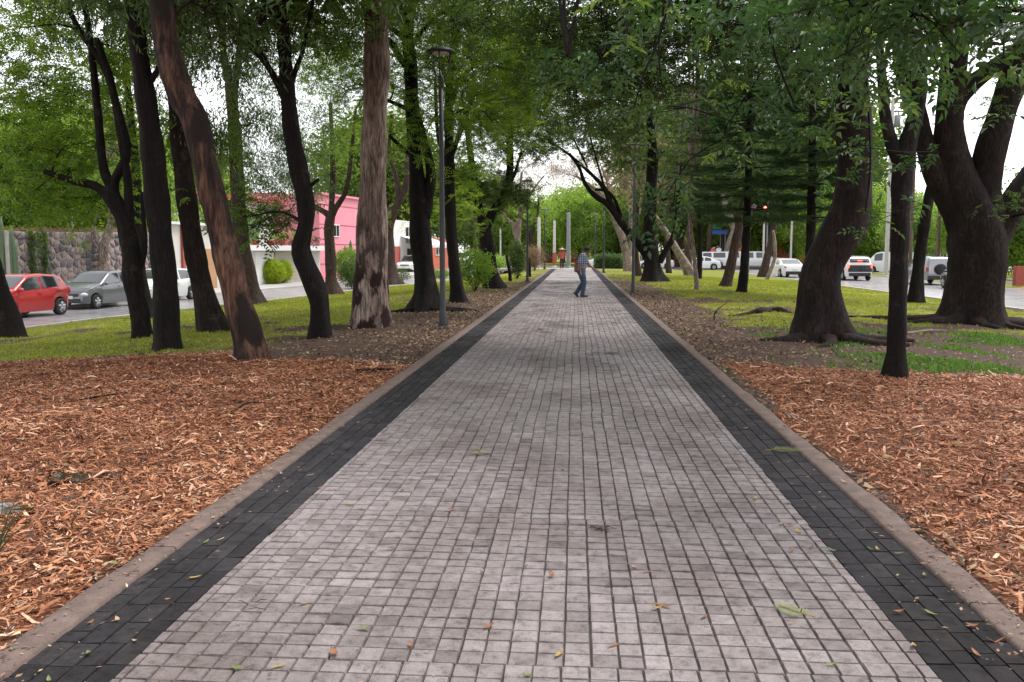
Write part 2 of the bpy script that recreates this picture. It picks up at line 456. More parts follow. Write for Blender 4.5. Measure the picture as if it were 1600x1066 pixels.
MT['ground'] = zone_material()

def build_ground():
    ys = np.concatenate([[-2500, -400, -80, -25, -10], np.arange(-4, 24, 0.16), np.arange(24, 48, 0.3), np.arange(48, YX, 0.9), [YX - 0.02, YX + 0.1], np.linspace(YX + 3, YX + 29.5, 8), [YX + 30, YX + 30.2, 140, 170, 230, 400, 900, 2500]])
    rows = []
    for y in ys:
        lk = float(LK(y))
        s = np.linspace(0, 1, 95) ** 1.35
        left = (EL - (EL - lk) * s)[::-1]
        right = ER + (RK - ER) * np.linspace(0, 1, 80) ** 1.3
        rows.append(np.concatenate([[-2500, -600, -150, -70, -45], lk - np.array([9.3, 6.2, 6.0, 3.0, 0.12]), left, [EL + 0.02, 0, ER - 0.02], right, RK + np.array([0.12, 4, 8, 11.5, 11.7, 14, 20]), [60, 90, 160, 600, 2500]]))
    X = np.array(rows); Y = np.repeat(ys[:, None], X.shape[1], 1)
    Z = zt(X, Y)
    m, s, g = zones(X, Y)
    nr, nc = X.shape
    V = np.stack([X, Y, Z], -1).reshape(-1, 3)
    i = np.arange(nr - 1)[:, None] * nc; j = np.arange(nc - 1)[None, :]
    F = np.stack([i + j, i + j + 1, i + nc + j + 1, i + nc + j], -1).reshape(-1, 4)
    me = np_mesh('ground', V, F, 'ground', True)
    a = me.color_attributes.new('zone', 'FLOAT_COLOR', 'POINT')
    c = np.stack([m, s, g, np.ones_like(m)], -1).reshape(-1).astype(np.float32)
    a.data.foreach_set('color', c)
    tag(link('ground', me), kind='structure')
build_ground()

# ------------------------------------------------------------------ path with pavers
def paver_mat(name, stops, src, wet=(0.42, 0.75), stain=True, spec=0.4):
    m, n, l = new_mat(name); o = n.new('ShaderNodeOutputMaterial'); b = n.new('ShaderNodeBsdfPrincipled')
    if src == 'attr':
        a = n.new('ShaderNodeAttribute'); a.attribute_name = 'tint'; f = a.outputs['Fac']
    else:
        a = n.new('ShaderNodeObjectInfo'); f = a.outputs['Random']
    r = ramp(n, stops); l.new(f, r.inputs[0]); c = r.outputs[0]
    fine = noise_node(n, l, 130, 5, 0.7, coord='World'); rf = ramp(n, [(0.3, (0.72,) * 3), (0.7, (1.2,) * 3)]); l.new(fine.outputs[0], rf.inputs[0])
    c = mixc(n, l, 1.0, c, rf.outputs[0], 'MULTIPLY')
    mid = noise_node(n, l, 16, 6, 0.75, coord='World'); rm = ramp(n, [(0.34, (0.34, 0.32, 0.31)), (0.47, (0.82, 0.80, 0.79)), (0.56, (1, 1, 1)), (0.75, (1.14, 1.12, 1.12))]); l.new(mid.outputs[0], rm.inputs[0])
    c = mixc(n, l, 0.9, c, rm.outputs[0], 'MULTIPLY')
    big = noise_node(n, l, 0.75, 5, 0.62, stretch=(1, 0.6, 1), coord='World'); rb = ramp(n, [(0.32, (0.52, 0.47, 0.44)), (0.52, (0.97, 0.95, 0.95)), (0.75, (1.15, 1.13, 1.15))]); l.new(big.outputs[0], rb.inputs[0])
    c = mixc(n, l, 1.0, c, rb.outputs[0], 'MULTIPLY')
    if stain:                          # reddish soil washed over the stones
        st = noise_node(n, l, 1.7, 6, 0.7, stretch=(1, 0.8, 1), coord='World'); rs = ramp(n, [(0.56, (0, 0, 0)), (0.74, (0.6, 0.6, 0.6))]); l.new(st.outputs[0], rs.inputs[0])
        c = mixc(n, l, rs.outputs[0], c, (0.125, 0.090, 0.078) if 'paver' in name else (0.035, 0.027, 0.025))
    l.new(c, b.inputs['Base Color']); b.inputs['Specular IOR Level'].default_value = spec
    mr = n.new('ShaderNodeMapRange'); l.new(big.outputs[0], mr.inputs[0]); mr.inputs[1].default_value = 0.3; mr.inputs[2].default_value = 0.7
    mr.inputs[3].default_value = wet[1]; mr.inputs[4].default_value = wet[0]; l.new(mr.outputs[0], b.inputs['Roughness'])
    bp = n.new('ShaderNodeBump'); bp.inputs['Strength'].default_value = 0.55; bp.inputs['Distance'].default_value = 0.006
    ad = n.new('ShaderNodeMath'); l.new(fine.outputs[0], ad.inputs[0]); l.new(mid.outputs[0], ad.inputs[1]); l.new(ad.outputs[0], bp.inputs['Height'])
    l.new(bp.outputs[0], b.inputs['Normal'])
    l.new(b.outputs[0], o.inputs[0])
    return m
GREY = [(0.0, (0.160, 0.139, 0.136)), (0.12, (0.215, 0.188, 0.186)), (0.6, (0.248, 0.219, 0.217)), (1.0, (0.285, 0.254, 0.253))]
DARK = [(0.0, (0.024, 0.0225, 0.0255)), (0.5, (0.034, 0.032, 0.036)), (1.0, (0.046, 0.043, 0.046))]
MT['paver_obj'] = paver_mat('paver_obj', GREY, 'obj'); MT['paver'] = paver_mat('paver', GREY, 'attr')
MT['border_obj'] = paver_mat('border_obj', DARK, 'obj', (0.7, 0.9), True, 0.15); MT['border'] = paver_mat('border', DARK, 'attr', (0.7, 0.9), True, 0.15)
MT['joint'] = plain('joint', (0.042, 0.034, 0.030), 0.95, var=0.4, scale=8, coord='World')
MT['border_base'] = plain('border_base', (0.012, 0.011, 0.012), 0.9, coord='World')

def paver_cells(rng, x0, x1, y0, y1, w, ln, block, gap, jit):
    """rectangles (cx, cy, hx, hy) laid in blocks that each start a little off the last one"""
    cells = []; y = y0; k = 0
    edges = np.cumsum(np.r_[x0 - 0.06, [w * rng.uniform(0.93, 1.07) for _ in range(int((x1 - x0) / w) + 3)]])
    gaps = [rng.choice((0.5, 0.8, 1.0, 1.3)) for _ in edges]
    while y < y1:
        nb = rng.choice(block)
        sh = rng.uniform(-0.09, 0.09) * w if k else 0.0
        cols = edges + sh
        group = 0.0
        for ci, cx in enumerate(cols):
            if ci + 1 >= len(cols): continue
            a, b = max(cx, x0), min(cols[ci + 1], x1)
            if b - a < 0.02: continue
            if rng.random() < 0.3: group = rng.uniform(-1, 1) * jit
            wob = rng.uniform(-0.0012, 0.0012)
            for r in range(nb):
                ya = y + r * ln; yb = ya + ln
                if r > 0: ya += group
                if r < nb - 1: yb += group
                g = gap * rng.uniform(0.6, 1.5) * gaps[ci]
                cells.append(((a + b) / 2 + wob, (ya + yb) / 2, (b - a) / 2 - g, (yb - ya) / 2 - gap * rng.uniform(1.3, 2.4)))
        y += nb * ln; k += 1
    return np.array(cells)

def paver_geo(c, rng, z0=-0.012, bev=0.0045):
    n = len(c); cx, cy, hx, hy = c.T
    sx = np.array([-1, 1, 1, -1]); sy = np.array([-1, -1, 1, 1])
    V = np.empty((n, 8, 3))
    dz = rng.normal(0, 0.0012, n); tx = rng.normal(0, 0.0012, n); ty = rng.normal(0, 0.0012, n)
    jx = rng.uniform(-0.0018, 0.0018, (n, 4)); jy = rng.uniform(-0.0018, 0.0018, (n, 4))
    V[:, :4, 0] = cx[:, None] + hx[:, None] * sx + jx; V[:, :4, 1] = cy[:, None] + hy[:, None] * sy + jy; V[:, :4, 2] = z0
    V[:, 4:, 0] = cx[:, None] + (hx - bev)[:, None] * sx + jx; V[:, 4:, 1] = cy[:, None] + (hy - bev)[:, None] * sy + jy
    V[:, 4:, 2] = dz[:, None] + tx[:, None] * sx + ty[:, None] * sy
    q = np.array([(4, 5, 6, 7), (0, 1, 5, 4), (1, 2, 6, 5), (2, 3, 7, 6), (3, 0, 4, 7)])
    F = (np.arange(n)[:, None, None] * 8 + q).reshape(-1, 4)
    return V.reshape(-1, 3), F

def build_path():
    rng = random.Random(4); nr = np.random.default_rng(4)
    mb = MB(); mb.box(((PL + PR) / 2, PATH_END / 2 - 2, -0.0625), (PR - PL, PATH_END + 4, 0.1))
    path = tag(mb.build('path', 'joint'), kind='structure')
    c = paver_cells(rng, PL + 0.002, PR - 0.002, -0.6, 47.0, 0.1005, 0.104, (7, 9, 12, 14, 18), 0.0017, 0.011)
    vis = c[:, 1] > 2.9
    order = np.argsort(np.where(vis, c[:, 1], 1e6))
    solo, rest = order[:300], order[300:]
    var = []
    for k in range(8):                                   # alike pavers share mesh data
        V, F = paver_geo(np.array([[0, 0, 0.0485, 0.0500]]), nr)
        var.append(np_mesh('paver', V, F, 'paver_obj'))
    for i in solo:
        o = link('paver', var[rng.randrange(8)], path)
        o.location = (c[i, 0], c[i, 1], 0); o.scale = (c[i, 2] / 0.0485, c[i, 3] / 0.05, 1)
    V, F = paver_geo(c[rest], nr)
    f = link('paver_field', np_mesh('paver_field', V, F, 'paver', tint=np.repeat(nr.random(len(rest)), 8)), path); f['kind'] = 'stuff'
    # beyond the pavers that can be told apart: plain worn surface
    nx, ny = 12, 90
    X, Y = np.meshgrid(np.linspace(PL, PR, nx), np.linspace(46.9, PATH_END, ny))
    Z = -0.004 + 0.003 * (fbm(X * 2, Y * 2, 8) - 0.5)
    i = np.arange(ny - 1)[:, None] * nx; j = np.arange(nx - 1)[None, :]
    F = np.stack([i + j, i + j + 1, i + nx + j + 1, i + nx + j], -1).reshape(-1, 4)
    link('far_paving', np_mesh('far_paving', np.stack([X, Y, Z], -1).reshape(-1, 3), F, 'paver', tint=np.full(nx * ny, 0.55)), path)['kind'] = 'stuff'
    # dark borders
    for side, (a, b) in (('left', (PL - BW, PL)), ('right', (PR, PR + BW))):
        mb = MB(); mb.box(((a + b) / 2, PATH_END / 2 - 2, -0.068), (b - a, PATH_END + 4, 0.1))
        bo = tag(mb.build('path_border_' + side, 'border_base'), kind='structure')
        cells = []
        for ci in range(4):
            y = -0.5 - rng.uniform(0, 0.2)
            while y < 60:
                ln = 0.2 if rng.random() < 0.9 else 0.1
                w = (b - a) / 4
                cells.append((a + (ci + 0.5) * w, y + ln / 2, w / 2 - 0.0012, ln / 2 - 0.0014)); y += ln
        c = np.array(cells); order = np.argsort(np.where(c[:, 1] > 2.6, c[:, 1], 1e6)); solo, rest = order[:150], order[150:]
        for k in range(4):
            V, F = paver_geo(np.array([[0, 0, 0.0488, 0.0986]]), nr, -0.02, 0.003)
            var[k] = np_mesh('border_brick', V - [0, 0, 0.007], F, 'border_obj')
        for i in solo:
            o = link('border_brick', var[rng.randrange(4)], bo); o.location = (c[i, 0], c[i, 1], 0); o.scale = (c[i, 2] / 0.0488, c[i, 3] / 0.0986, 1)
        V, F = paver_geo(c[rest], nr, -0.02, 0.003)
        link('brick_field', np_mesh('brick_field', V - [0, 0, 0.007], F, 'border', tint=np.repeat(nr.random(len(rest)), 8)), bo)['kind'] = 'stuff'
        mb = MB(); mb.box(((a + b) / 2, (60 + PATH_END) / 2, -0.02), (b - a - 0.004, PATH_END - 60, 0.03), t=0.6); mb.build('far_band', 'border', bo)
        # concrete edging, cast in lengths
        ka, kb = (EL, PL - BW) if side == 'left' else (PR + BW, ER)
        kr = bpy.data.objects.new('kerb_' + side, None); COL.objects.link(kr); kr['kind'] = 'structure'
        y = -1.0
        while y < PATH_END:
            ln = rng.uniform(2.2, 3.4); y2 = min(y + ln, PATH_END); n = max(2, int((y2 - y) / 0.12))
            ysn = np.linspace(y + 0.004, y2 - 0.004, n)
            out = ka if side == 'left' else kb; inn = kb if side == 'left' else ka
            sg = 1 if side == 'right' else -1
            w1 = (fbm(ysn * 1.3, ysn * 0 + 3 * sg, 21) - 0.5) * 0.035; w2 = (fbm(ysn * 6, ysn * 0 + 5 * sg, 22) - 0.5) * 0.02; w3 = (fbm(ysn * 2, ysn * 0 + sg, 23) - 0.5) * 0.012
            prof = [(inn + sg * 0.001 + 0 * ysn, -0.06 + 0 * ysn), (inn + sg * 0.002 + w3 * 0, 0.004 + w3), (inn + sg * 0.014, 0.012 + w3), (out - sg * 0.02 + w1 + w2, 0.010 + w3 + w2 * 0.5), (out + w1 + w2, -0.008 + w3), (out + 0 * ysn + w1, -0.1 + 0 * ysn)]
            V = np.stack([np.stack([np.broadcast_to(px_, ysn.shape), ysn, np.broadcast_to(pz_, ysn.shape)], -1) for px_, pz_ in prof], 1).reshape(-1, 3)
            k = len(prof); i = np.arange(n - 1)[:, None] * k; j = np.arange(k - 1)[None, :]
            F = np.stack([i + j, i + k + j, i + k + j + 1, i + j + 1], -1).reshape(-1, 4)
            if side == 'right': F = F[:, ::-1]
            link('kerb_length', np_mesh('kerb_length', V, F, 'concrete', True), kr)
            y = y2
build_path()

# ------------------------------------------------------------------ roads, kerbs, pavements
MT['asphalt'] = plain('asphalt', (0.30, 0.285, 0.30), 0.25, var=0.3, scale=1.2, bump=0.25, bscale=90, coord='World')
MT['sidewalk'] = plain('sidewalk', (0.40, 0.38, 0.37), 0.5, var=0.12, scale=1.0, coord='World')
MT['road_paint'] = plain('road_paint', (0.62, 0.50, 0.12), 0.6, coord='World')
def strip(name, mat, xa, xb, za, ys, thick=None, kind='structure'):
    """a sheet (or slab) between two x-curves along y"""
    A = np.array([[float(xa(y)), y, float(za(y))] for y in ys]); B = np.array([[float(xb(y)), y, float(za(y))] for y in ys])
    n = len(ys)
    if thick is None:
        V = np.stack([A, B], 1).reshape(-1, 3); i = np.arange(n - 1) * 2
        F = np.stack([i, i + 1, i + 3, i + 2], -1)
    else:
        d = np.array([0, 0, thick]); V = np.stack([A, B, B - d, A - d], 1).reshape(-1, 3); i = np.arange(n - 1) * 4
        F = np.concatenate([np.stack([i + a, i + b, i + 4 + b, i + 4 + a], -1) for a, b in ((0, 1), (1, 2), (2, 3), (3, 0))])
        F = np.vstack([F, [[0, 3, 2, 1], [4 * n - 4, 4 * n - 3, 4 * n - 2, 4 * n - 1]]])
    o = link(name, np_mesh(name, V, F, mat))
    return tag(o, kind=kind)
ysr = np.concatenate([np.arange(-30, YX, 3.0), [YX]])
strip('road_left', 'asphalt', lambda y: LK(y) - 6.05, lambda y: LK(y) - 0.01, road_l, ysr)
strip('road_right', 'asphalt', lambda y: RK + 0.01, lambda y: RK + 11.55, lambda y: ROAD_R, ysr)
strip('cross_street', 'asphalt', lambda y: -160, lambda y: 160, lambda y: -0.5, np.array([YX, YX + 15, YX + 30.0]))
strip('road_kerb_left', 'concrete_pale', lambda y: LK(y) - 0.01, lambda y: LK(y) + 0.14, lambda y: float(zt(LK(y) + 0.3, y)) + 0.03, ysr[:-1], 0.45)
strip('road_kerb_right', 'concrete_pale', lambda y: RK - 0.14, lambda y: RK + 0.01, lambda y: float(zt(RK - 0.3, y)) + 0.03, ysr[:-1], 0.4)
strip('pavement_left', 'sidewalk', lambda y: LK(y) - 9.4, lambda y: LK(y) - 6.0, lambda y: road_l(y) + 0.13, ysr[:-1], 0.4)
strip('pavement_right', 'sidewalk', lambda y: RK + 11.5, lambda y: RK + 14.5, lambda y: ROAD_R + 0.13, ysr[:-1], 0.4)
strip('plaza', 'sidewalk', lambda y: -7.0, lambda y: 3.2, lambda y: -0.002 - 0.36 * float(sstep(81, 92, y)), np.concatenate([[PATH_END], np.linspace(80, YX - 0.05, 8)]), 0.2)

# ------------------------------------------------------------------ leaves
def leaflet(b, d, nrm, l, w, fold=0.25, droop=0.15):
    d = d / (np.linalg.norm(d) + 1e-9); s = np.cross(d, nrm); s /= np.linalg.norm(s) + 1e-9; nrm = np.cross(s, d)
    return np.array([b, b + d * l * 0.42 + s * w / 2 + nrm * fold * w, b + d * l - nrm * l * droop, b + d * l * 0.42 - s * w / 2 + nrm * fold * w])

def template(kind, r):
    """one spray of leaves round the origin: (k, 4, 3)"""
    L = []; up = np.array([0, 0, 1.0])
    def rnd(s): return r.normal(0, s, 3)
    if kind in ('ash', 'near', 'fern'):
        nl, pairs, ll, lw, rl = {'ash': (4, 3, 0.085, 0.032, 0.20), 'near': (3, 3, 0.078, 0.036, 0.18), 'fern': (3, 6, 0.075, 0.018, 0.30)}[kind]
        for k in range(nl):
            a = r.uniform(0, 2 * pi); el = r.uniform(-0.5, 0.35)
            d = np.array([cos(a) * cos(el), sin(a) * cos(el), sin(el)]); side = np.cross(d, up); side /= np.linalg.norm(side)
            nn = np.cross(side, d) + rnd(0.2)
            for q in range(pairs):
                f = (q + 1) / (pairs + 0.6); b = d * rl * f - up * 0.05 * f * f
                for sg in (-1, 1):
                    L.append(leaflet(b, d * 0.55 + side * sg + rnd(0.15) - up * 0.2, nn, ll * r.uniform(0.8, 1.15), lw * r.uniform(0.85, 1.15)))
            L.append(leaflet(d * rl - up * 0.05, d - up * 0.2, nn, ll * 1.1, lw))
    elif kind == 'euc':
        for k in range(20):
            b = rnd(0.13); a = r.uniform(0, 2 * pi)
            L.append(leaflet(b, np.array([cos(a) * 0.6, sin(a) * 0.6, -0.9]) + rnd(0.2), rnd(1), r.uniform(0.10, 0.16), r.uniform(0.018, 0.028), 0.05, 0.1))
    elif kind == 'conifer':
        for k in range(22):
            f = k / 22; b = np.array([f * 0.34, r.normal(0, 0.015), r.normal(0, 0.01) - 0.02 * f])
            sg = 1 if k % 2 else -1
            L.append(leaflet(b, np.array([0.75, sg * r.uniform(0.5, 1.0), r.uniform(-0.15, 0.3)]), up + rnd(0.4), r.uniform(0.11, 0.17), r.uniform(0.014, 0.022), 0.1, 0.05))
    elif kind == 'far':
        for k in range(15):
            b = rnd(0.2); L.append(leaflet(b, rnd(1) - up * 0.3, rnd(1) + up * 0.7, r.uniform(0.16, 0.25), r.uniform(0.08, 0.13), 0.2, 0.2))
    elif kind == 'bush':
        for k in range(16):
            b = rnd(0.05); L.append(leaflet(b, rnd(1) + up * 0.5, rnd(1), r.uniform(0.05, 0.08), r.uniform(0.02, 0.03)))
    elif kind == 'twig':
        for k in range(9):
            b = rnd(0.12); L.append(leaflet(b, rnd(1) + up * 0.2, rnd(1), r.uniform(0.18, 0.34), 0.012, 0.0, 0.05))
        for k in range(5):
            b = rnd(0.15); L.append(leaflet(b, rnd(1), rnd(1), r.uniform(0.07, 0.11), 0.04))
    return np.array(L)
_tr = np.random.default_rng(11)
TEMPL = {k: [template(k, _tr) for _ in range(6)] for k in ('ash', 'near', 'fern', 'euc', 'conifer', 'far', 'bush', 'twig')}

def leaves(pos, kind, rng, scale=(0.8, 1.25), yaw=None, tilt=0.45, tmean=None):
    Vs = []; Ts = []; pos = np.asarray(pos, float)
    which = rng.integers(0, 6, len(pos))
    for k in range(6):
        sel = np.where(which == k)[0]
        if not len(sel): continue
        tp = TEMPL[kind][k]; n = len(sel)
        a = rng.uniform(0, 2 * pi, n) if yaw is None else np.asarray(yaw)[sel] + rng.normal(0, 0.25, n)
        b = rng.normal(0, tilt, n); c = rng.normal(0, tilt, n); s = rng.uniform(scale[0], scale[1], n)
        ca, sa, cb, sb, cc, sc = np.cos(a), np.sin(a), np.cos(b), np.sin(b), np.cos(c), np.sin(c)
        o = np.zeros(n); I = np.ones(n)
        Rz = np.array([[ca, -sa, o], [sa, ca, o], [o, o, I]]); Rx = np.array([[I, o, o], [o, cb, -sb], [o, sb, cb]]); Ry = np.array([[cc, o, sc], [o, I, o], [-sc, o, cc]])
        R = np.einsum('ijn,jkn,kln->nil', Rz, Rx, Ry) * s[:, None, None]
        V = np.einsum('nij,lvj->nlvi', R, tp) + pos[sel][:, None, None, :]
        base = rng.normal(0.42, 0.13, n) if tmean is None else rng.normal(0, 0.12, n) + np.asarray(tmean)[sel]
        T = np.clip(base[:, None] + rng.normal(0, 0.10, (n, len(tp))), 0, 1)
        Vs.append(V.reshape(-1, 3)); Ts.append(np.repeat(T.ravel(), 4))
    V = np.concatenate(Vs); T = np.concatenate(Ts); q = np.arange(0, len(V), 4)[:, None]
    F = np.concatenate([q + np.array([0, 1, 2]), q + np.array([0, 2, 3])])
    return V, F, T

def sticks(A, B, r0, r1):
    """many straight three-sided twigs at once"""
    A = np.asarray(A, float); B = np.asarray(B, float); n = len(A)
    d = B - A; d /= np.linalg.norm(d, axis=1)[:, None] + 1e-9
    u = np.cross(d, np.where(np.abs(d[:, 2:3]) < 0.8, [[0, 0, 1.0]], [[1.0, 0, 0]])); u /= np.linalg.norm(u, axis=1)[:, None] + 1e-9; v = np.cross(d, u)
    V = np.empty((n, 6, 3))
    for k in range(3):
        a = 2 * pi * k / 3; w = u * cos(a) + v * sin(a); V[:, k] = A + w * np.reshape(r0, (-1, 1)); V[:, 3 + k] = B + w * np.reshape(r1, (-1, 1))
    q = np.array([(0, 1, 4, 3), (1, 2, 5, 4), (2, 0, 3, 5)])
    return V.reshape(-1, 3), (np.arange(n)[:, None, None] * 6 + q).reshape(-1, 4)

# ------------------------------------------------------------------ trees
N_LEAF = [0]
def px_line(rows, Y0, drad=0.0):
    """rows (px, py, width_px[, dY]) -> (x, y, z, radius)"""
    out = []
    for row in rows:
        dy = row[3] if len(row) > 3 else 0.0
        p = P(row[0], row[1], Y0 + dy); out.append((*p, 0.5 * row[2] * depth(p) / FPX))
    return np.array(out)

def stem_mesh(mb, rows, rng, flare=0.0, n=22, rough=0.07, step=0.13):
    s = spline(rows, step); m = len(s)
    h = np.concatenate([[0], np.cumsum(np.linalg.norm(np.diff(s[:, :3], axis=0), axis=1))])
    a = 2 * pi * np.arange(n) / n; ph = rng.uniform(0, 6, 6); lob = np.ones((m, n))
    r0 = s[0, 3]
    for i in range(m):
        x = h[i] / max(r0, 0.05)
        lob[i] += rough * (np.sin(2 * a + ph[0] + 0.5 * x * 0.3) + 0.7 * np.sin(3 * a + ph[1] - 0.25 * x) + 0.5 * np.sin(5 * a + ph[2] + 0.4 * x)) * 0.6 + rng.normal(0, rough * 0.22, n)
        if flare:
            e = math.exp(-h[i] / (1.5 * r0)); lob[i] += flare * e * (0.75 + 0.5 * np.sin(4 * a + ph[3]) + 0.3 * np.sin(3 * a + ph[4]))
        lob[i] += rough * 1.3 * (noise(2.6 * np.cos(a) + ph[0] + 0.25 * h[i], 2.6 * np.sin(a) + ph[1] + 1.1 * h[i], 3) - 0.5) + rough * 1.1 * (noise(5.5 * np.cos(a) + ph[2], 5.5 * np.sin(a) + ph[3] + 0.7 * h[i], 4) - 0.5)
        lob[i] *= 1 + 0.05 * math.sin(1.7 * x + ph[5])
    mb.tube(s[:, :3], s[:, 3], n, True, lob)
    return s

def make_tree(name, label, base, trunk, branches=(), blobs=(), kind='ash', mat='leaf_ash', barkmat='bark_dark', seed=1, flare=0.35, sprays=12, spread=0.42, group=None, Y=None, scale=(0.9, 1.4), roots=(), cat='tree', stick=True, sink=0.12, rough=0.07, upper=True):
    rng = np.random.default_rng(seed)
    b = G(*base) if Y is None else P(base[0], base[1], Y)
    Y0 = b[1]
    t = thing(name, label, cat, b, group=group)
    rows = px_line([(base[0], base[1], trunk[0][2])] + list(trunk[1:]), Y0)
    rows[0][:3] = b
    d0 = rows[1][:3] - rows[0][:3]; d0 /= np.linalg.norm(d0)
    rows = np.vstack([np.r_[rows[0][:3] - d0 * sink, rows[0][3] * 1.05], rows])
    mb = MB(); skel = []
    s = stem_mesh(mb, rows, rng, flare, rough=rough); skel.append(s[len(s) // 3:])
    for br in branches:
        r = px_line(br, Y0); sb = stem_mesh(mb, r, rng, 0, 10, rough); skel.append(sb)
    tr = mb.build('trunk', barkmat, t, True, b)
    for rt in roots:                              # surface roots: (x, y, radius) offsets on the ground
        pts = []
        for (x, y, r) in rt:
            X, Yy = b[0] + x, b[1] + y; pts.append((X, Yy, float(zt(X, Yy)) + r * 0.15, r * (1.5 if len(pts) == 0 else 1.25 if len(pts) == 1 else 1.0)))
        m2 = MB(); stem_mesh(m2, np.array(pts), rng, 0, 8, 0.1, 0.08); m2.build('root', barkmat, t, True, b)
    if not blobs: return t
    top_z = max(float(k[-1, 2]) for k in skel)
    S = np.vstack(skel)[::2]; Sp = S[:, :3]; Sr = S[:, 3]
    lim = MB(); pos = []; ori = []; tm = []
    SA, SB, R0 = [], [], []
    for blob in blobs:
        px, py, dd, rh, rv, nc = blob[:6]
        C = P(px, py, Y0 + dd)
        q = rng.normal(0, 1, (nc, 3)); q /= np.linalg.norm(q, axis=1)[:, None]; q *= rng.uniform(0.15, 1, (nc, 1)) ** 0.5
        q = C + q * [rh, rh, rv]
        dist = np.array([np.min(np.linalg.norm(Sp - c, axis=1)) for c in q])
        for ci in np.argsort(dist):
            c = q[ci]; dd_ = np.linalg.norm(Sp - c, axis=1) + 0.35 * np.clip(Sp[:, 2] - c[2] + 0.2, 0, 9)
            k = int(np.argmin(dd_)); A = Sp[k]; D = np.linalg.norm(c - A)
            if D < 0.05: continue
            ra = min(Sr[k] * 0.7, 0.014 + 0.016 * D, 0.042); rb = 0.007
            mid = (A + c) / 2 + rng.normal(0, 0.10, 3) * D + np.array([0, 0, 0.10 * D])
            pts = spline(np.array([[*A, ra], [*mid, (ra + rb) / 2], [*c, rb]]), max(0.25, D / 7))
            lim.tube(pts[:, :3], pts[:, 3], 5, False)
            Sp = np.vstack([Sp, pts[2:, :3]]); Sr = np.r_[Sr, pts[2:, 3]]
            ns = max(3, int(sprays * rng.uniform(0.6, 1.4)))
            pp = c + rng.normal(0, 1, (ns, 3)) * spread * np.array([1, 1, 0.7])
            tail = pts[max(1, len(pts) // 2):, :3]; pick = tail[rng.integers(0, len(tail), ns)]
            SA.append(pick); SB.append(pp); pos.append(pp); tm.append(np.full(ns, rng.normal(0.42, 0.13)))
    pos = np.vstack(pos)
    if stick:
        V, F = sticks(np.vstack(SA), np.vstack(SB), np.full(len(pos), 0.005), np.full(len(pos), 0.003)); lim.add(V, F)
    up = None
    if Y0 < 42 and kind != 'twig' and upper:                                  # unseen upper crown above the frame, added to shade the ground below
        fr = CAMZ + 0.30 * Y0; zc = max(top_z + 0.6, fr + 1.6); c0 = np.array([S[-1, 0] * 0.3 + b[0] * 0.7 - 0.12 * b[0], Y0, zc]); nc = 26
        q = rng.normal(0, 1, (nc, 3)); q /= np.linalg.norm(q, axis=1)[:, None]; q = c0 + q * rng.uniform(0.2, 1, (nc, 1)) ** 0.5 * [3.4, 3.2, 1.2]
        pu = []
        for c in q:
            k = int(np.argmin(np.linalg.norm(Sp - c, axis=1) + 0.35 * np.clip(Sp[:, 2] - c[2], 0, 9))); A = Sp[k]
            lim.tube([A, (A + c) / 2 + [0, 0, 0.15], c], [0.02, 0.015, 0.006], 4, False); pu.append(c + rng.normal(0, 0.55, (13, 3)))
        up = np.vstack(pu)
    lim.build('limbs', barkmat, t, True, b)['kind'] = 'stuff'
    V, F, T = leaves(pos, kind, rng, scale, tmean=np.concatenate(tm))
    if up is not None:
        V2, F2, T2 = leaves(up, 'far', rng, (0.8, 1.2)); F = np.vstack([F, F2 + len(V)]); V = np.vstack([V, V2]); T = np.r_[T, T2]
    N_LEAF[0] += len(F)
    link('crown', np_mesh('crown', V - b, F, mat, False, T), t)
    return t

# ---- left of the path, front to back
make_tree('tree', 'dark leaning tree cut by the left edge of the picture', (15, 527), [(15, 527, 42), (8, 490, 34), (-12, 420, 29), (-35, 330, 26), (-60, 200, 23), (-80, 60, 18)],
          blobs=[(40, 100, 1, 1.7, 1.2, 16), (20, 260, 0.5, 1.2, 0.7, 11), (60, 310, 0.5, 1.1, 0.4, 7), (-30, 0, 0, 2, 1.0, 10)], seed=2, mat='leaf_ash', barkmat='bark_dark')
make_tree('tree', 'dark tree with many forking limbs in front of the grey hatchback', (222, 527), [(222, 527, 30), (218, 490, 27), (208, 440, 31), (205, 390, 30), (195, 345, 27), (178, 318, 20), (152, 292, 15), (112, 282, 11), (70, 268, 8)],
          branches=[[(200, 360, 24), (184, 315, 19), (170, 285, 16), (160, 250, 14), (150, 150, 12), (138, 40, 9), (120, -40, 7)], [(194, 340, 20), (178, 290, 15), (198, 240, 14), (183, 170, 12), (165, 110, 11), (120, 40, 9), (95, -20, 7)],
                    [(205, 380, 14), (200, 290, 13), (196, 260, 12), (176, 140, 12), (150, 60, 10)], [(215, 430, 8), (226, 395, 8), (224, 340, 7), (222, 300, 6)]],
          blobs=[(100, 90, 1.5, 2.0, 1.4, 24), (60, 190, 1, 1.6, 1.0, 17), (150, 220, 1.6, 1.3, 0.8, 11), (60, 290, 0.6, 1.4, 0.45, 12), (130, -10, 1, 2.2, 1.0, 14), (170, 320, 1.6, 0.9, 0.4, 6)], seed=3, mat='leaf_bright')
make_tree('tree', 'dark trunk just behind the forking tree, its foot in the far grass', (232, 497), [(232, 497, 28), (226, 470, 20), (218, 420, 18), (214, 350, 16), (212, 270, 14), (205, 190, 12), (195, 90, 9)],
          blobs=[(190, 150, 0, 1.6, 1.4, 18), (230, 60, 0, 2, 1.5, 16)], seed=4, mat='leaf_bright')
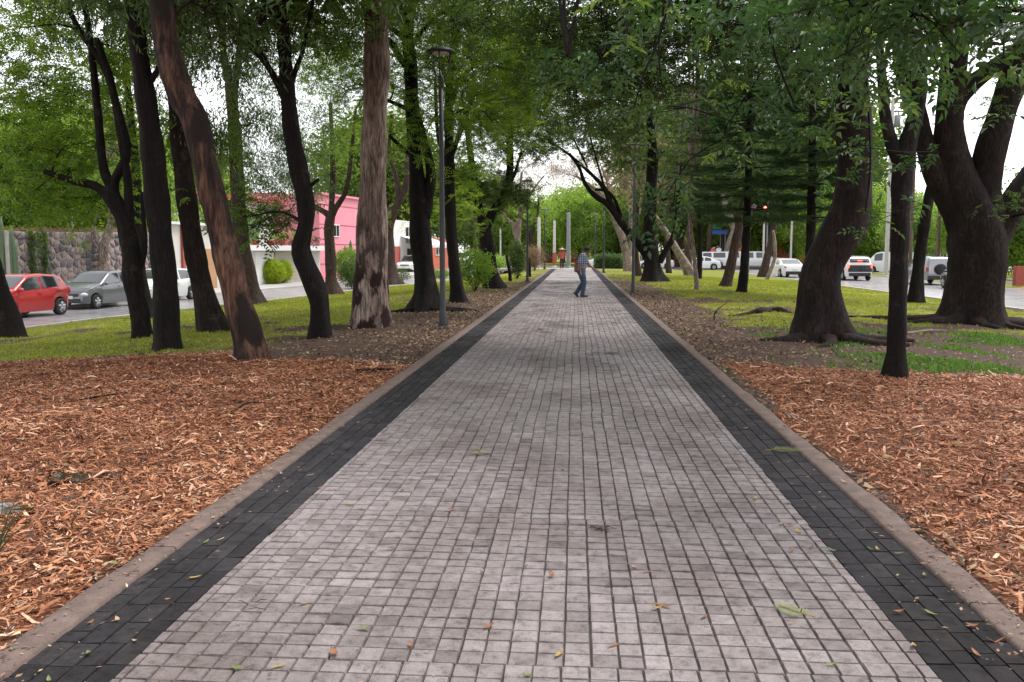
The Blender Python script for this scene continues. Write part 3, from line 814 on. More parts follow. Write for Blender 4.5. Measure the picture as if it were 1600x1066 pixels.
make_tree('tree', 'tall straight black trunk left of the leaning red-barked tree', (262, 546), [(262, 546, 42), (260, 500, 39), (258, 440, 37), (252, 380, 35), (244, 300, 36), (236, 220, 33), (224, 130, 28), (212, 40, 25), (202, -60, 22)],
          branches=[[(226, 140, 12), (240, 120, 9), (262, 70, 7), (275, -10, 5)]],
          blobs=[(170, -30, 1.5, 1.4, 0.8, 10), (290, 40, 1.8, 1.2, 0.8, 10)], seed=5, mat='leaf_euc', kind='euc')
make_tree('eucalyptus_tree', 'leaning eucalyptus with peeling red-brown bark and a knee in its trunk', (394, 562), [(394, 562, 52), (388, 530, 44), (374, 480, 43), (356, 410, 42), (340, 340, 41), (326, 280, 42), (312, 215, 40), (303, 182, 44), (282, 140, 40), (266, 90, 36), (254, 20, 33), (246, -60, 28)],
          branches=[[(300, 190, 20), (276, 165, 17), (258, 120, 15), (246, 70, 13), (238, 0, 11)]],
          blobs=[(330, 20, 1.8, 1.1, 0.7, 9), (200, -40, 2.0, 1.2, 0.7, 7)], seed=6, kind='euc', mat='leaf_euc', barkmat='bark_red', rough=0.11)
make_tree('tree', 'grey-brown trunk standing in the grass behind the red-barked tree', (333, 516), [(333, 516, 46), (326, 490, 38), (314, 440, 34), (302, 380, 32), (292, 310, 31), (284, 240, 29), (276, 160, 26), (270, 60, 22), (266, -30, 18)],
          blobs=[(300, 60, 1, 1.8, 1.4, 20), (330, 190, 1.2, 1.2, 0.8, 9), (230, 0, 1.5, 1.8, 1.0, 9), (290, 230, 1.6, 1.0, 0.7, 7)], seed=7, kind='euc', mat='leaf_ash', barkmat='bark_big')
make_tree('eucalyptus_tree', 'slender grey eucalyptus with twin upper stems behind the S-curved tree', (394, 474), [(394, 474, 34), (388, 440, 27), (380, 390, 24), (374, 330, 23), (370, 270, 22), (366, 200, 20), (360, 130, 18)],
          branches=[[(362, 140, 14), (352, 100, 12), (346, 50, 10), (342, -20, 8)], [(364, 150, 13), (372, 100, 11), (376, 40, 9), (378, -30, 7)]],
          blobs=[(400, 230, 0, 1.4, 1.3, 20), (440, 280, -0.5, 1.4, 0.9, 20), (330, 250, 0, 1.0, 0.9, 9), (340, 60, 0, 2.2, 1.8, 18), (420, 120, 0, 2.2, 1.6, 24), (480, 200, 0.5, 1.6, 1.2, 18)], seed=8, kind='euc', mat='leaf_euc', barkmat='bark_brown')
make_tree('tree', 'black S-curved trunk between the red-barked tree and the large eucalyptus', (500, 527), [(500, 527, 33), (500, 500, 30), (497, 465, 31), (486, 435, 32), (473, 405, 30), (470, 385, 27), (478, 350, 24), (477, 310, 27), (466, 260, 28), (455, 200, 25), (449, 140, 23), (443, 60, 20), (437, -40, 17)],
          branches=[[(448, 160, 14), (436, 135, 11), (415, 98, 9), (380, 60, 8), (335, 0, 7), (310, -40, 5)], [(425, 112, 8), (395, 60, 7), (365, 20, 6), (340, -30, 5)], [(452, 150, 10), (460, 115, 8), (473, 80, 7), (484, 30, 6), (492, -20, 5)], [(480, 330, 8), (484, 300, 6), (486, 290, 6), (498, 280, 5)]],
          blobs=[(360, 20, 1.5, 1.4, 0.7, 12), (510, 20, 1.5, 1.4, 0.8, 12), (420, 340, 2.5, 0.8, 0.35, 7)], seed=9, mat='leaf_ash')
make_tree('tree', 'small brown tree with two forked arms at the road edge before the pink house', (520, 460), [(520, 460, 26), (517, 435, 17), (516, 400, 16), (514, 360, 15), (517, 335, 15)],
          branches=[[(517, 338, 12), (505, 330, 9), (490, 322, 8), (480, 315, 7), (470, 300, 5)], [(517, 338, 13), (528, 320, 9), (540, 300, 8), (546, 270, 7), (550, 230, 6), (556, 170, 4)], [(517, 336, 9), (519, 300, 9), (520, 240, 8), (516, 160, 6)]],
          blobs=[(520, 230, 0, 2.0, 1.3, 24), (470, 270, 0, 1.3, 0.7, 10), (540, 120, 0, 2.4, 1.8, 24), (480, 60, 0, 2.6, 1.8, 18)], seed=10, mat='leaf_bright', barkmat='bark_brown', sprays=11)
make_tree('eucalyptus_tree', 'large straight eucalyptus with pale flaking bark, dark patched at the foot', (581, 510), [(581, 510, 62), (580, 480, 53), (580, 430, 52), (581, 370, 47), (582, 300, 42), (583, 240, 39), (585, 180, 38), (589, 110, 40), (588, 50, 38), (590, -50, 32)],
          branches=[[(584, 62, 14), (574, 30, 12), (568, -10, 10), (560, -60, 8)]], blobs=[(640, -20, 2.5, 1.5, 0.8, 8), (540, 10, 2.5, 1.2, 0.8, 8)], seed=11, kind='euc', mat='leaf_ash', barkmat='bark_euc', flare=0.10, rough=0.05)
make_tree('tree', 'brown smooth-barked tree forking right of the large eucalyptus', (612, 446), [(612, 446, 28), (608, 420, 20), (606, 380, 19), (607, 350, 19), (616, 325, 17)],
          branches=[[(608, 352, 11), (600, 340, 8), (597, 330, 6)], [(615, 328, 13), (626, 312, 11), (634, 290, 10), (637, 255, 9), (640, 210, 8), (632, 150, 6)], [(616, 330, 9), (622, 305, 8), (617, 270, 7), (608, 240, 6), (612, 180, 5)]],
          blobs=[(620, 200, 0, 2.4, 1.7, 24), (650, 110, 0, 2.8, 2.0, 26), (560, 180, 1, 2.2, 1.6, 16)], seed=12, mat='leaf_bright', barkmat='bark_brown', sprays=11)
make_tree('tree', 'thick black forked tree beside the nearest lamp post', (664, 486), [(664, 486, 44), (666, 460, 33), (662, 420, 32), (657, 370, 33), (655, 320, 31), (651, 270, 22), (645, 190, 20), (641, 100, 20), (637, 60, 18), (640, 0, 14), (645, -60, 11)],
          branches=[[(660, 340, 24), (670, 300, 17), (673, 270, 16), (668, 240, 14), (655, 190, 12), (648, 150, 9)], [(638, 70, 10), (620, 50, 8), (604, 40, 7)], [(640, 110, 12), (624, 90, 10), (610, 65, 10), (590, 55, 8)], [(643, 175, 9), (625, 165, 7), (600, 155, 6)],
                    [(650, 60, 8), (668, 40, 6), (690, 20, 6), (730, 5, 5)], [(652, 250, 9), (630, 232, 7), (608, 212, 6)], [(638, 60, 12), (628, 20, 9), (622, -30, 8)]],
          blobs=[(620, 60, 0, 2.0, 1.5, 26), (690, 60, 0, 1.9, 1.4, 26), (720, 180, -1, 1.5, 1.2, 20), (580, 150, 1.2, 1.6, 1.4, 18), (650, -20, 0, 2.6, 1.0, 18), (540, 60, 1.5, 2.2, 1.6, 20), (780, 60, -1, 1.6, 1.3, 22), (840, 90, -1, 1.5, 1.2, 22), (800, 150, -0.5, 1.2, 0.9, 14)], seed=13, mat='leaf_bright', kind='fern', flare=0.55, roots=[[(0.2, -0.3, 0.09), (0.7, -0.5, 0.07), (1.2, -0.55, 0.04)], [(-0.25, -0.3, 0.08), (-0.7, -0.6, 0.06), (-1.05, -0.75, 0.03)], [(0.3, -0.1, 0.08), (0.9, 0.0, 0.06), (1.4, -0.2, 0.03)]])
make_tree('tree', 'narrow dark tree immediately right of the nearest lamp post', (717, 473), [(717, 473, 30), (713, 445, 20), (708, 400, 18), (704, 350, 18), (702, 290, 17), (702, 230, 15), (701, 160, 13), (706, 100, 10), (715, 40, 8)],
          branches=[[(703, 250, 10), (716, 215, 8), (735, 160, 7), (742, 110, 6)], [(702, 180, 8), (716, 130, 7), (745, 100, 6), (780, 80, 5)], [(701, 140, 8), (690, 100, 7), (686, 40, 6)], [(704, 300, 8), (692, 240, 7), (683, 200, 6), (680, 120, 5)]],
          blobs=[(720, 100, 0, 1.9, 1.6, 30), (760, 170, 0, 1.5, 1.2, 22), (700, 20, 0, 2.4, 1.4, 22), (770, 60, 0, 1.8, 1.3, 22), (715, 260, 0.5, 0.9, 1.0, 14), (700, 330, 4, 1.2, 0.9, 10)], seed=14, mat='leaf_bright', kind='fern')
make_tree('tree', 'dark tree splitting into a V past the nearest lamp, left of the path', (773, 450), [(773, 450, 32), (769, 430, 22), (763, 390, 21), (757, 355, 20)],
          branches=[[(757, 362, 17), (750, 330, 12), (745, 300, 10), (738, 260, 10), (732, 220, 9), (725, 160, 7)], [(758, 362, 17), (768, 335, 14), (784, 310, 13), (795, 285, 12), (797, 250, 11), (796, 210, 10), (800, 150, 8), (808, 90, 6)], [(790, 300, 6), (805, 270, 5), (815, 235, 4)]],
          blobs=[(775, 290, 0, 1.2, 0.8, 14), (730, 290, 0.5, 1.6, 1.2, 20), (800, 200, 0, 1.8, 1.5, 30), (745, 180, 0, 2.0, 1.6, 26), (810, 90, 0, 2.6, 1.8, 34), (700, 290, 1.0, 1.4, 1.3, 14), (800, 310, 0, 0.9, 0.5, 8), (735, 360, 3, 1.2, 0.6, 9), (850, 130, 0, 2.2, 1.6, 26), (830, 210, 0, 1.5, 1.0, 16), (870, 60, 0, 2.4, 1.5, 22)], seed=15, mat='leaf_dark', sprays=15)
make_tree('tree', 'slim brown trunk in the shrubs behind the V-split tree', (751, 435), [(751, 435, 13), (746, 400, 10), (741, 365, 9), (735, 340, 8)], branches=[[(741, 365, 6), (730, 350, 5), (722, 335, 4)]], blobs=[(735, 320, 0, 1.8, 1.2, 14)], seed=16, mat='leaf_dark', barkmat='bark_brown')

# ---- right of the path
make_tree('ash_tree', 'slim forked dark tree on the wood chips at the right', (1398, 588), [(1398, 588, 36), (1400, 550, 31), (1402, 480, 29), (1405, 400, 28), (1408, 320, 29), (1412, 255, 33), (1418, 225, 26), (1432, 175, 22), (1438, 110, 20), (1428, 40, 16), (1420, -40, 12)],
          branches=[[(1410, 262, 24), (1394, 225, 20), (1383, 180, 17), (1378, 120, 15), (1372, 50, 12), (1360, -30, 9, -1), (1330, -90, 7, -3)], [(1428, 190, 14), (1412, 140, 13), (1400, 90, 11), (1398, 20, 8)],
                    [(1372, 40, 9), (1300, -70, 8, -2.5), (1240, -60, 6, -4.5), (1180, -10, 5, -5.2)], [(1425, 20, 9), (1450, -90, 8, -3), (1480, -60, 6, -5.2), (1500, 10, 5, -5.8)], [(1195, -30, 4.5, -4.6), (1202, 40, 4, -4.6), (1212, 90, 3.5, -4.5), (1240, 160, 3, -4.3)], [(1200, -30, 5, -4.6), (1222, 30, 4, -4.5), (1240, 65, 3, -4.4)], [(1380, -20, 4, -4), (1358, 60, 3.5, -4), (1356, 90, 3, -4), (1330, 130, 2.5, -4)], [(1345, -30, 3.5, -3.5), (1352, 90, 3, -3.4), (1360, 250, 3, -3.2), (1352, 330, 2.5, -3.1)], [(1040, -20, 4, -4), (1030, 60, 3.5, -4), (1008, 110, 3, -4), (990, 170, 2.5, -4)], [(1055, -20, 4, -4.2), (1030, 60, 3, -4.2), (1032, 120, 2.5, -4.2)]],
          blobs=[(1250, 10, -5.0, 0.6, 0.18, 5), (1390, 15, -5.2, 0.6, 0.16, 7), (1500, 5, -5.4, 0.5, 0.18, 7), (1575, 5, -5.8, 0.4, 0.2, 5), (1130, -10, -4.2, 0.6, 0.2, 4), (1320, 85, -3.8, 0.5, 0.26, 5), (1215, 75, -3.6, 0.3, 0.12, 2), (1430, 75, -3.4, 0.6, 0.2, 5), (1190, 200, -2.4, 0.5, 0.25, 2), (1290, 130, -2.6, 0.4, 0.3, 3), (1345, 220, -2, 0.25, 0.2, 2), (1080, 60, -3, 0.6, 0.3, 3),
                 (1020, 290, -1.5, 0.5, 0.3, 3), (950, 100, -2.5, 0.8, 0.3, 4), (1010, 170, -2, 0.6, 0.3, 3), (1405, 330, -0.6, 0.2, 0.12, 1), (1440, 235, -1.5, 0.2, 0.15, 1)],
          seed=21, kind='near', mat='leaf_near', sprays=5, spread=0.22, scale=(0.85, 1.3))
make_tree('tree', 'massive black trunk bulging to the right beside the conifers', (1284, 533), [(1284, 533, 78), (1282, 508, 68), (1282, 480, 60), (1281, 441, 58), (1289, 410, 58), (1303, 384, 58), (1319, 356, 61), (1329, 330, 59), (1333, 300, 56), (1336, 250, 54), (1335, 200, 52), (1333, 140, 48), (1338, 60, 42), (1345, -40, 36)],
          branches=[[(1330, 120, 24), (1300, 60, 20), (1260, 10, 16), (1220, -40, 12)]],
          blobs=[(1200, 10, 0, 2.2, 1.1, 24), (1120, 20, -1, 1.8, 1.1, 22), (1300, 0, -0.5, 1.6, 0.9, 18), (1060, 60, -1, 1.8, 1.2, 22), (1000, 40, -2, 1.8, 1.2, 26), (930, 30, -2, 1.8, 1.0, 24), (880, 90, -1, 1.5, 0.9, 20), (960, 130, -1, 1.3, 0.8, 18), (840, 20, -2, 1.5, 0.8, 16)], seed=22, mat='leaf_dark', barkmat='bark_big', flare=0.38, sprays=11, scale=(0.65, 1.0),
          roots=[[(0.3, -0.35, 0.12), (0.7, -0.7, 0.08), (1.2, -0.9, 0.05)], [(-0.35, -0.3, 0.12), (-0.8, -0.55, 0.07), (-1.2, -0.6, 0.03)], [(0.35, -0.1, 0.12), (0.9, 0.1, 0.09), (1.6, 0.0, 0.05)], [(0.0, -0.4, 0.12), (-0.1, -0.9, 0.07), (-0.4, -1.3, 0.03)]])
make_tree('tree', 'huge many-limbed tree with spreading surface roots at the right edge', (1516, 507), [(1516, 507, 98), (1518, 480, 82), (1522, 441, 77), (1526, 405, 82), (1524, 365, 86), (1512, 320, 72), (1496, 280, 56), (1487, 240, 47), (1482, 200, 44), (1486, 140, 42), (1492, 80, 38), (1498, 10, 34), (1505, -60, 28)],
          branches=[[(1506, 350, 54), (1482, 305, 42), (1460, 265, 36), (1444, 220, 29), (1434, 180, 26), (1424, 120, 22), (1405, 50, 18)], [(1540, 380, 60), (1543, 335, 50), (1540, 292, 46), (1546, 240, 44), (1560, 190, 42), (1580, 130, 40), (1600, 70, 34), (1625, 0, 28)], [(1546, 390, 46), (1570, 348, 44), (1598, 300, 44), (1630, 250, 38), (1670, 200, 32)], [(1484, 190, 30), (1505, 145, 28), (1540, 115, 26), (1575, 90, 24), (1620, 50, 20)]],
          blobs=[(1480, 0, 0, 2.0, 0.9, 22), (1560, 20, -1, 1.6, 0.8, 20), (1400, 0, 0, 1.8, 0.9, 16), (1600, 130, -1.5, 0.4, 0.3, 2), (1540, 165, -1, 0.3, 0.12, 1), (1610, 310, -2, 0.3, 0.4, 3)], seed=23, mat='leaf_dark', barkmat='bark_big', flare=0.34, sprays=12, scale=(0.65, 1.0),
          roots=[[(-0.45, -0.4, 0.17), (-0.9, -0.75, 0.12), (-1.6, -0.85, 0.07), (-2.2, -0.8, 0.04)], [(-0.1, -0.6, 0.16), (-0.15, -1.1, 0.10), (0.0, -1.6, 0.06), (-0.1, -2.0, 0.03)], [(0.5, -0.4, 0.17), (1.0, -0.8, 0.13), (1.5, -1.3, 0.09), (1.9, -1.9, 0.05)], [(0.6, -0.2, 0.16), (1.3, -0.35, 0.12), (2.0, -0.7, 0.08), (2.6, -0.8, 0.04)], [(-0.6, -0.2, 0.15), (-1.3, -0.2, 0.11), (-2.1, 0.1, 0.08), (-3.0, 0.0, 0.05)], [(0.25, -0.6, 0.15), (0.6, -1.0, 0.1), (0.75, -1.5, 0.05)]])
make_tree('tree', 'thin black trunk leaning right before the silver car', (1430, 474), [(1430, 474, 24), (1432, 450, 19), (1436, 410, 17), (1442, 370, 17), (1450, 320, 16), (1458, 270, 14), (1466, 200, 12), (1475, 120, 9)],
          blobs=[(1480, 40, 0, 1.8, 1.0, 10)], seed=24, mat='leaf_dark')
make_tree('tree', 'dark trunk with a long limb arching left over the path', (1022, 440), [(1022, 440, 32), (1020, 425, 25), (1017, 390, 22), (1016, 355, 20), (1016, 330, 19), (1018, 290, 18), (1020, 240, 15), (1015, 180, 12), (1010, 110, 9)],
          branches=[[(1016, 408, 15), (1004, 390, 13), (990, 372, 13), (974, 352, 13), (960, 332, 12), (948, 318, 10), (935, 310, 9), (922, 298, 7), (912, 282, 6), (905, 262, 5), (890, 240, 4)], [(962, 334, 9), (952, 312, 8), (944, 294, 8), (930, 278, 6), (905, 255, 5), (880, 235, 4), (850, 215, 3)], [(975, 352, 8), (966, 325, 6), (958, 308, 6), (946, 298, 5), (930, 296, 4)], [(918, 262, 3), (900, 225, 3), (885, 190, 2.5)], [(945, 296, 4), (935, 260, 3.5), (925, 225, 3), (918, 190, 2.5)],
                    [(1030, 410, 12), (1042, 388, 10), (1052, 370, 10), (1058, 345, 9), (1060, 310, 8), (1064, 260, 6)]],
          blobs=[(930, 210, 0, 2.2, 1.1, 24), (870, 200, -1.5, 2.2, 1.0, 24), (960, 120, 0, 2.8, 1.8, 32), (1020, 150, 0, 2.4, 1.8, 28), (880, 110, -1, 2.8, 1.8, 30), (985, 250, 0.5, 1.1, 0.8, 10), (1060, 220, 0, 1.6, 1.2, 14), (930, 20, -2, 3.2, 1.8, 26), (920, 160, 0, 2.4, 1.2, 20), (980, 200, 1, 1.8, 1.1, 16)], seed=25, mat='leaf_dark', sprays=15)
make_tree('tree', 'pale trunk leaning left beyond the arching tree', (1080, 431), [(1080, 431, 20), (1072, 415, 14), (1060, 395, 12), (1050, 378, 11), (1040, 362, 10), (1028, 345, 9), (1012, 325, 7)], blobs=[(1010, 300, 0, 1.8, 1.2, 12)], seed=26, barkmat='bark_pale', kind='twig', mat='leaf_dry')
make_tree('tree', 'thin pale sapling with a dark foot on the lawn', (1089, 453), [(1089, 453, 9), (1087, 425, 7), (1084, 395, 6.5), (1080, 365, 6), (1077, 335, 5), (1074, 300, 4)], blobs=[(1072, 280, 0, 1.0, 0.8, 7)], seed=27, barkmat='bark_pale', mat='leaf_dark', flare=0.15)
make_tree('tree', 'leaning flaky brown trunk just left of the black conifer', (1134, 448), [(1134, 448, 20), (1140, 425, 16), (1146, 395, 15), (1153, 362, 14), (1160, 325, 12), (1168, 280, 10)], blobs=[(1170, 250, 1, 1.4, 1.0, 9)], seed=28, barkmat='bark_brown', mat='leaf_euc', kind='euc', flare=0.15)
make_tree('tree', 'broad pale trunk behind the leaning flaky one', (1131, 421), [(1131, 421, 22), (1136, 405, 17), (1142, 385, 16), (1150, 360, 16), (1140, 340, 12), (1128, 300, 9)], branches=[[(1150, 362, 12), (1165, 345, 9), (1180, 320, 7)]], blobs=[(1140, 290, 0, 2.4, 1.6, 14)], seed=29, barkmat='bark_pale', kind='twig', mat='leaf_dry', flare=0.5)
make_tree('tree', 'short brown trunk leaning right beside the white sedan', (1192, 433), [(1192, 433, 14), (1198, 405, 11), (1203, 385, 10), (1210, 350, 9), (1216, 300, 7)], blobs=[(1220, 290, 0, 1.8, 1.2, 10)], seed=30, barkmat='bark_brown', mat='leaf_dark')
make_tree('tree', 'skinny bent grey stem left of the white sedan', (1198, 437), [(1198, 437, 6), (1207, 415, 5.5), (1211, 400, 5), (1210, 375, 5), (1208, 360, 3)], seed=31, barkmat='bark_pale', flare=0.1)
make_tree('tree', 'slender brown trunk before the front of the white limousine', (1103, 421), [(1103, 421, 9), (1107, 395, 7), (1109, 365, 7), (1112, 330, 6), (1114, 290, 5)], blobs=[(1115, 270, 0, 1.8, 1.3, 9)], seed=32, barkmat='bark_brown', mat='leaf_dark')
make_tree('tree', 'reddish trunk left of the thin pale sapling, far on the lawn', (1076, 423), [(1076, 423, 13), (1075, 400, 9), (1073, 375, 9), (1080, 350, 8), (1088, 320, 6)], blobs=[(1085, 300, 0, 2.0, 1.3, 10)], seed=33, barkmat='bark_brown', kind='twig', mat='leaf_dry')
make_tree('tree', 'thin brown trunk right of the dark arching tree', (1045, 427), [(1045, 427, 9), (1044, 400, 7), (1041, 370, 6.5), (1042, 330, 6), (1044, 280, 5)], blobs=[(1045, 260, 0, 2.0, 1.5, 9)], seed=34, barkmat='bark_brown', kind='twig', mat='leaf_dry')
make_tree('tree', 'pale many-stemmed tree beside the farther right lamp post', (983, 424), [(983, 424, 17), (980, 405, 13), (976, 385, 12), (970, 365, 12), (962, 345, 11), (953, 325, 9), (940, 305, 7), (922, 290, 5), (900, 275, 4)],
          branches=[[(982, 400, 9), (984, 375, 8), (986, 350, 7), (985, 310, 6), (978, 270, 5)], [(978, 390, 8), (990, 360, 7), (1000, 320, 6), (1004, 280, 5)], [(953, 325, 5), (950, 290, 4), (940, 262, 3)]],
          blobs=[(975, 270, 0, 3.0, 2.0, 22), (920, 270, 0, 3.0, 1.4, 18), (1000, 210, 0, 3, 2.2, 20), (880, 262, 0, 2.6, 1.2, 14)], seed=35, barkmat='bark_pale', kind='twig', mat='leaf_dry', sprays=12, spread=0.6)
make_tree('tree', 'dark brown trunk right behind the farther right lamp post', (996, 432), [(996, 432, 15), (994, 410, 10), (993, 385, 9), (994, 350, 8), (997, 300, 7)], blobs=[(1000, 270, 0, 2.0, 1.6, 12)], seed=36, barkmat='bark_brown', mat='leaf_dark')
# far pale trees left of the path
make_tree('tree', 'pale bare-limbed tree beside the farther left lamp post', (817, 424), [(817, 424, 13), (815, 405, 10), (811, 385, 9), (806, 365, 9), (803, 350, 8)],
          branches=[[(803, 352, 6), (795, 345, 5), (788, 338, 5), (780, 325, 4)], [(804, 354, 6), (812, 340, 5), (820, 325, 4), (828, 305, 4), (838, 290, 3), (850, 275, 2.5)], [(809, 380, 7), (812, 345, 6), (812, 310, 5), (815, 270, 4)]],
          blobs=[(815, 270, 0, 2.6, 1.8, 18), (850, 280, 0, 3.0, 1.4, 16), (790, 300, 0, 2.0, 1.6, 12)], seed=37, barkmat='bark_pale', kind='twig', mat='leaf_dry', sprays=11, spread=0.6)
make_tree('tree', 'grey-brown forked tree left of the path end', (833, 417), [(833, 417, 10), (832, 395, 7), (830, 372, 7), (829, 362, 6)], branches=[[(830, 370, 5), (824, 355, 4), (818, 340, 3.5)], [(830, 368, 5), (836, 350, 5), (840, 335, 4), (842, 310, 3)]], blobs=[(840, 340, 0, 2.4, 1.0, 12), (850, 310, 0, 3.2, 1.8, 12)], seed=38, barkmat='bark_brown', kind='ash', mat='leaf_far', scale=(1.2, 1.8), sprays=10, spread=0.7)

# ---- conifers: whorls of flat dark boughs
def make_conifer(label, base, top_px, w_px, bough_z, seed, reach, Y=None, density=1.0):
    rng = np.random.default_rng(seed); b = G(*base) if Y is None else P(base[0], base[1], Y); Y0 = b[1]
    if Y is not None: b[2] = float(zt(b[0], b[1]))
    t = thing('conifer_tree', label, 'tree', b)
    rows = px_line([(base[0], base[1], w_px), ((base[0] * 3 + top_px[0]) / 4 + 2, base[1] * 0.75 + top_px[1] * 0.25, w_px * 0.78), (top_px[0], top_px[1], w_px * 0.6), (top_px[0] * 1.5 - base[0] * 0.5, -250, w_px * 0.3)], Y0); rows[0][:3] = b
    rows = np.vstack([np.r_[b - [0, 0, 0.1], rows[0][3]], rows])
    mb = MB(); s = stem_mesh(mb, rows, rng, 0.45); mb.build('trunk', 'bark_dark', t, True, b)
    lim = MB(); pos = []; yaw = []
    z = bough_z
    top = min(s[-1, 2], 11.0)
    while z < top:
        k = int(np.argmin(np.abs(s[:, 2] - z))); c = s[k, :3]
        nb = rng.integers(4, 7); a0 = rng.uniform(0, 6)
        for q in range(nb):
            a = a0 + 2 * pi * q / nb + rng.normal(0, 0.2); ln = reach * rng.uniform(0.65, 1.1) * (1 - 0.35 * (z - bough_z) / (top - bough_z + 0.1))
            d = np.array([cos(a), sin(a), 0]); n = 7
            f = np.linspace(0, 1, n)[:, None]
            pts = c + d * ln * f + np.array([0, 0, 1.0]) * (-0.10 * ln * f + 0.14 * ln * f ** 2) + rng.normal(0, 0.02, (n, 3))
            lim.tube(pts, np.linspace(0.028, 0.006, n), 5, False)
            for w in np.arange(0.22, 1.0, 0.055 / density):          # side twigs, level on both sides
                pc = c + d * ln * w + np.array([0, 0, 1.0]) * (-0.10 * ln * w + 0.14 * ln * w * w)
                for sg in (-1, 1):
                    ya = a + sg * rng.uniform(0.5, 1.0); L2 = 0.5 * (1.15 - w) * reach * 0.55 + 0.2
                    e = np.array([cos(ya), sin(ya), rng.normal(-0.05, 0.12)])
                    m = max(1, int(L2 / 0.28))
                    for j in range(m):
                        pos.append(pc + e * (j * 0.28) + rng.normal(0, 0.02, 3)); yaw.append(ya)
        z += rng.uniform(0.34, 0.5)
    lim.build('boughs', 'bark_dark', t, True, b)['kind'] = 'stuff'
    V, F, T = leaves(pos, 'conifer', rng, (0.85, 1.25), yaw=yaw, tilt=0.22)
    N_LEAF[0] += len(F)
    link('crown', np_mesh('crown', V - b, F, 'leaf_conifer', False, T), t)
make_conifer('dark conifer with layered boughs standing on the open lawn', (1159, 457), (1170, 250), 17, 2.75, 41, 3.0, density=1.05)
make_conifer('dark conifer half hidden behind the massive bulging trunk', (1262, 468), (1270, 200), 20, 2.7, 42, 2.4, density=1.05)
make_conifer('third conifer farther back, filling the gap left of the lawn conifer', (1092, 436), (1090, 200), 10, 3.3, 43, 2.8, density=0.9)

# ---- trees beyond the roads: a few crowns, reused
def far_tree_proto(seed, R, H, th, n, mat, kind='far', sc=(0.9, 1.5)):
    rng = np.random.default_rng(seed)
    tr = MB(); rows = np.array([[0, 0, -0.3, 0.26], [0.1, 0, th * 0.6, 0.2], [0, 0.1, th, 0.17], [0.2, 0, th + H * 0.5, 0.08]]); stem_mesh(tr, rows, rng, 0.3, 9)
    pos = []; tm = []; lim = MB()
    for k in range(n):
        q = rng.normal(0, 1, 3); q /= np.linalg.norm(q); q *= rng.uniform(0.35, 1) ** 0.5
        c = np.array([q[0] * R, q[1] * R, th + H * 0.5 + q[2] * H * 0.5])
        lim.tube(np.array([[0, 0, th * 0.8], c * 0.5 + [0, 0, th * 0.5], c]), [0.06, 0.035, 0.012], 4, False)
        m = rng.integers(12, 26); pos.append(c + rng.normal(0, 1, (m, 3)) * R * 0.17); tm.append(np.full(m, rng.normal(0.45, 0.16)))
    V, F, T = leaves(np.vstack(pos), kind, rng, sc, tmean=np.concatenate(tm)); N_LEAF[0] += len(F)
    return [tr.mesh('trunk', 'bark_brown', True), lim.mesh('limbs', 'bark_brown', True), np_mesh('crown', V, F, mat, False, T)]
FT = [far_tree_proto(51, 3.4, 5.5, 2.4, 90, 'leaf_far'), far_tree_proto(52, 3.0, 6.5, 1.6, 90, 'leaf_far'), far_tree_proto(53, 3.8, 6.0, 3.0, 100, 'leaf_ash'), far_tree_proto(54, 2.4, 4.2, 0.8, 60, 'leaf_dark'), far_tree_proto(55, 3.6, 6.0, 1.4, 110, 'leaf_bright')]
def far_tree(i, x, y, s, rz, label, group, z=None):
    zz = float(zt(x, y)) if z is None else z
    t = thing('background_tree', label, 'tree', (x, y, zz), rz, group)
    for nm, me in zip(('trunk', 'limbs', 'crown'), FT[i]):
        o = link(nm, me, t)
    t.scale = (s, s, s)
rf = random.Random(8)
KIND = ('spreading green tree', 'tall green tree', 'broad olive-green tree', 'low dark tree', 'full light green tree')
def far_row(rows, what, group):
    rows = sorted(rows); n = len(rows)
    for k, (px, Y, i, s) in enumerate(rows):
        d = ray(px, 392); o = ('leftmost', 'second', 'third', 'fourth', 'fifth', 'sixth', 'seventh', 'eighth', 'ninth', 'tenth', 'eleventh', 'twelfth')
        place = ('leftmost' if k == 0 else 'rightmost' if k == n - 1 else o[k] + ' from the left' if k < 11 else o[n - 1 - k] + ' from the right')
        far_tree(i, d[0] / d[1] * Y, Y, s, rf.uniform(0, 6), KIND[i] + ' ' + what + ', ' + place, group)
GL, GC, GR = 'trees behind the stone wall', 'trees across the far street', 'trees beyond the right-hand road'
far_row(((-40, 44, 4, 1.1), (25, 50, 0, 1.1), (85, 47, 4, 1.15), (140, 54, 2, 1.2), (195, 52, 1, 1.1), (250, 58, 0, 1.2), (300, 62, 4, 1.1)), 'behind the volcanic stone wall', GL)
far_row(((560, 118, 2, 1.3), (640, 128, 0, 1.5), (700, 120, 2, 1.4), (745, 132, 1, 1.5), (790, 126, 4, 1.4), (905, 132, 0, 1.4), (935, 127, 1, 1.2), (968, 134, 4, 1.3), (1005, 128, 0, 1.4), (1050, 136, 1, 1.6), (1095, 128, 4, 1.4), (1140, 138, 2, 1.7), (1190, 130, 0, 1.5), (1240, 135, 1, 1.6), (880, 150, 1, 1.3), (845, 146, 0, 1.2), (1060, 118, 2, 2.3), (1130, 116, 2, 2.4), (1200, 112, 2, 2.3), (1275, 112, 2, 2.2), (600, 112, 2, 2.0)), 'across the far street', GC)
far_row(((1290, 105, 1, 1.4), (1340, 95, 4, 1.0), (1385, 100, 0, 1.1), (1425, 84, 1, 0.8), (1465, 90, 4, 0.9), (1510, 78, 0, 0.8), (1560, 72, 1, 0.72), (1600, 62, 4, 0.65), (1660, 60, 2, 0.8)), 'beyond the right-hand road', GR)
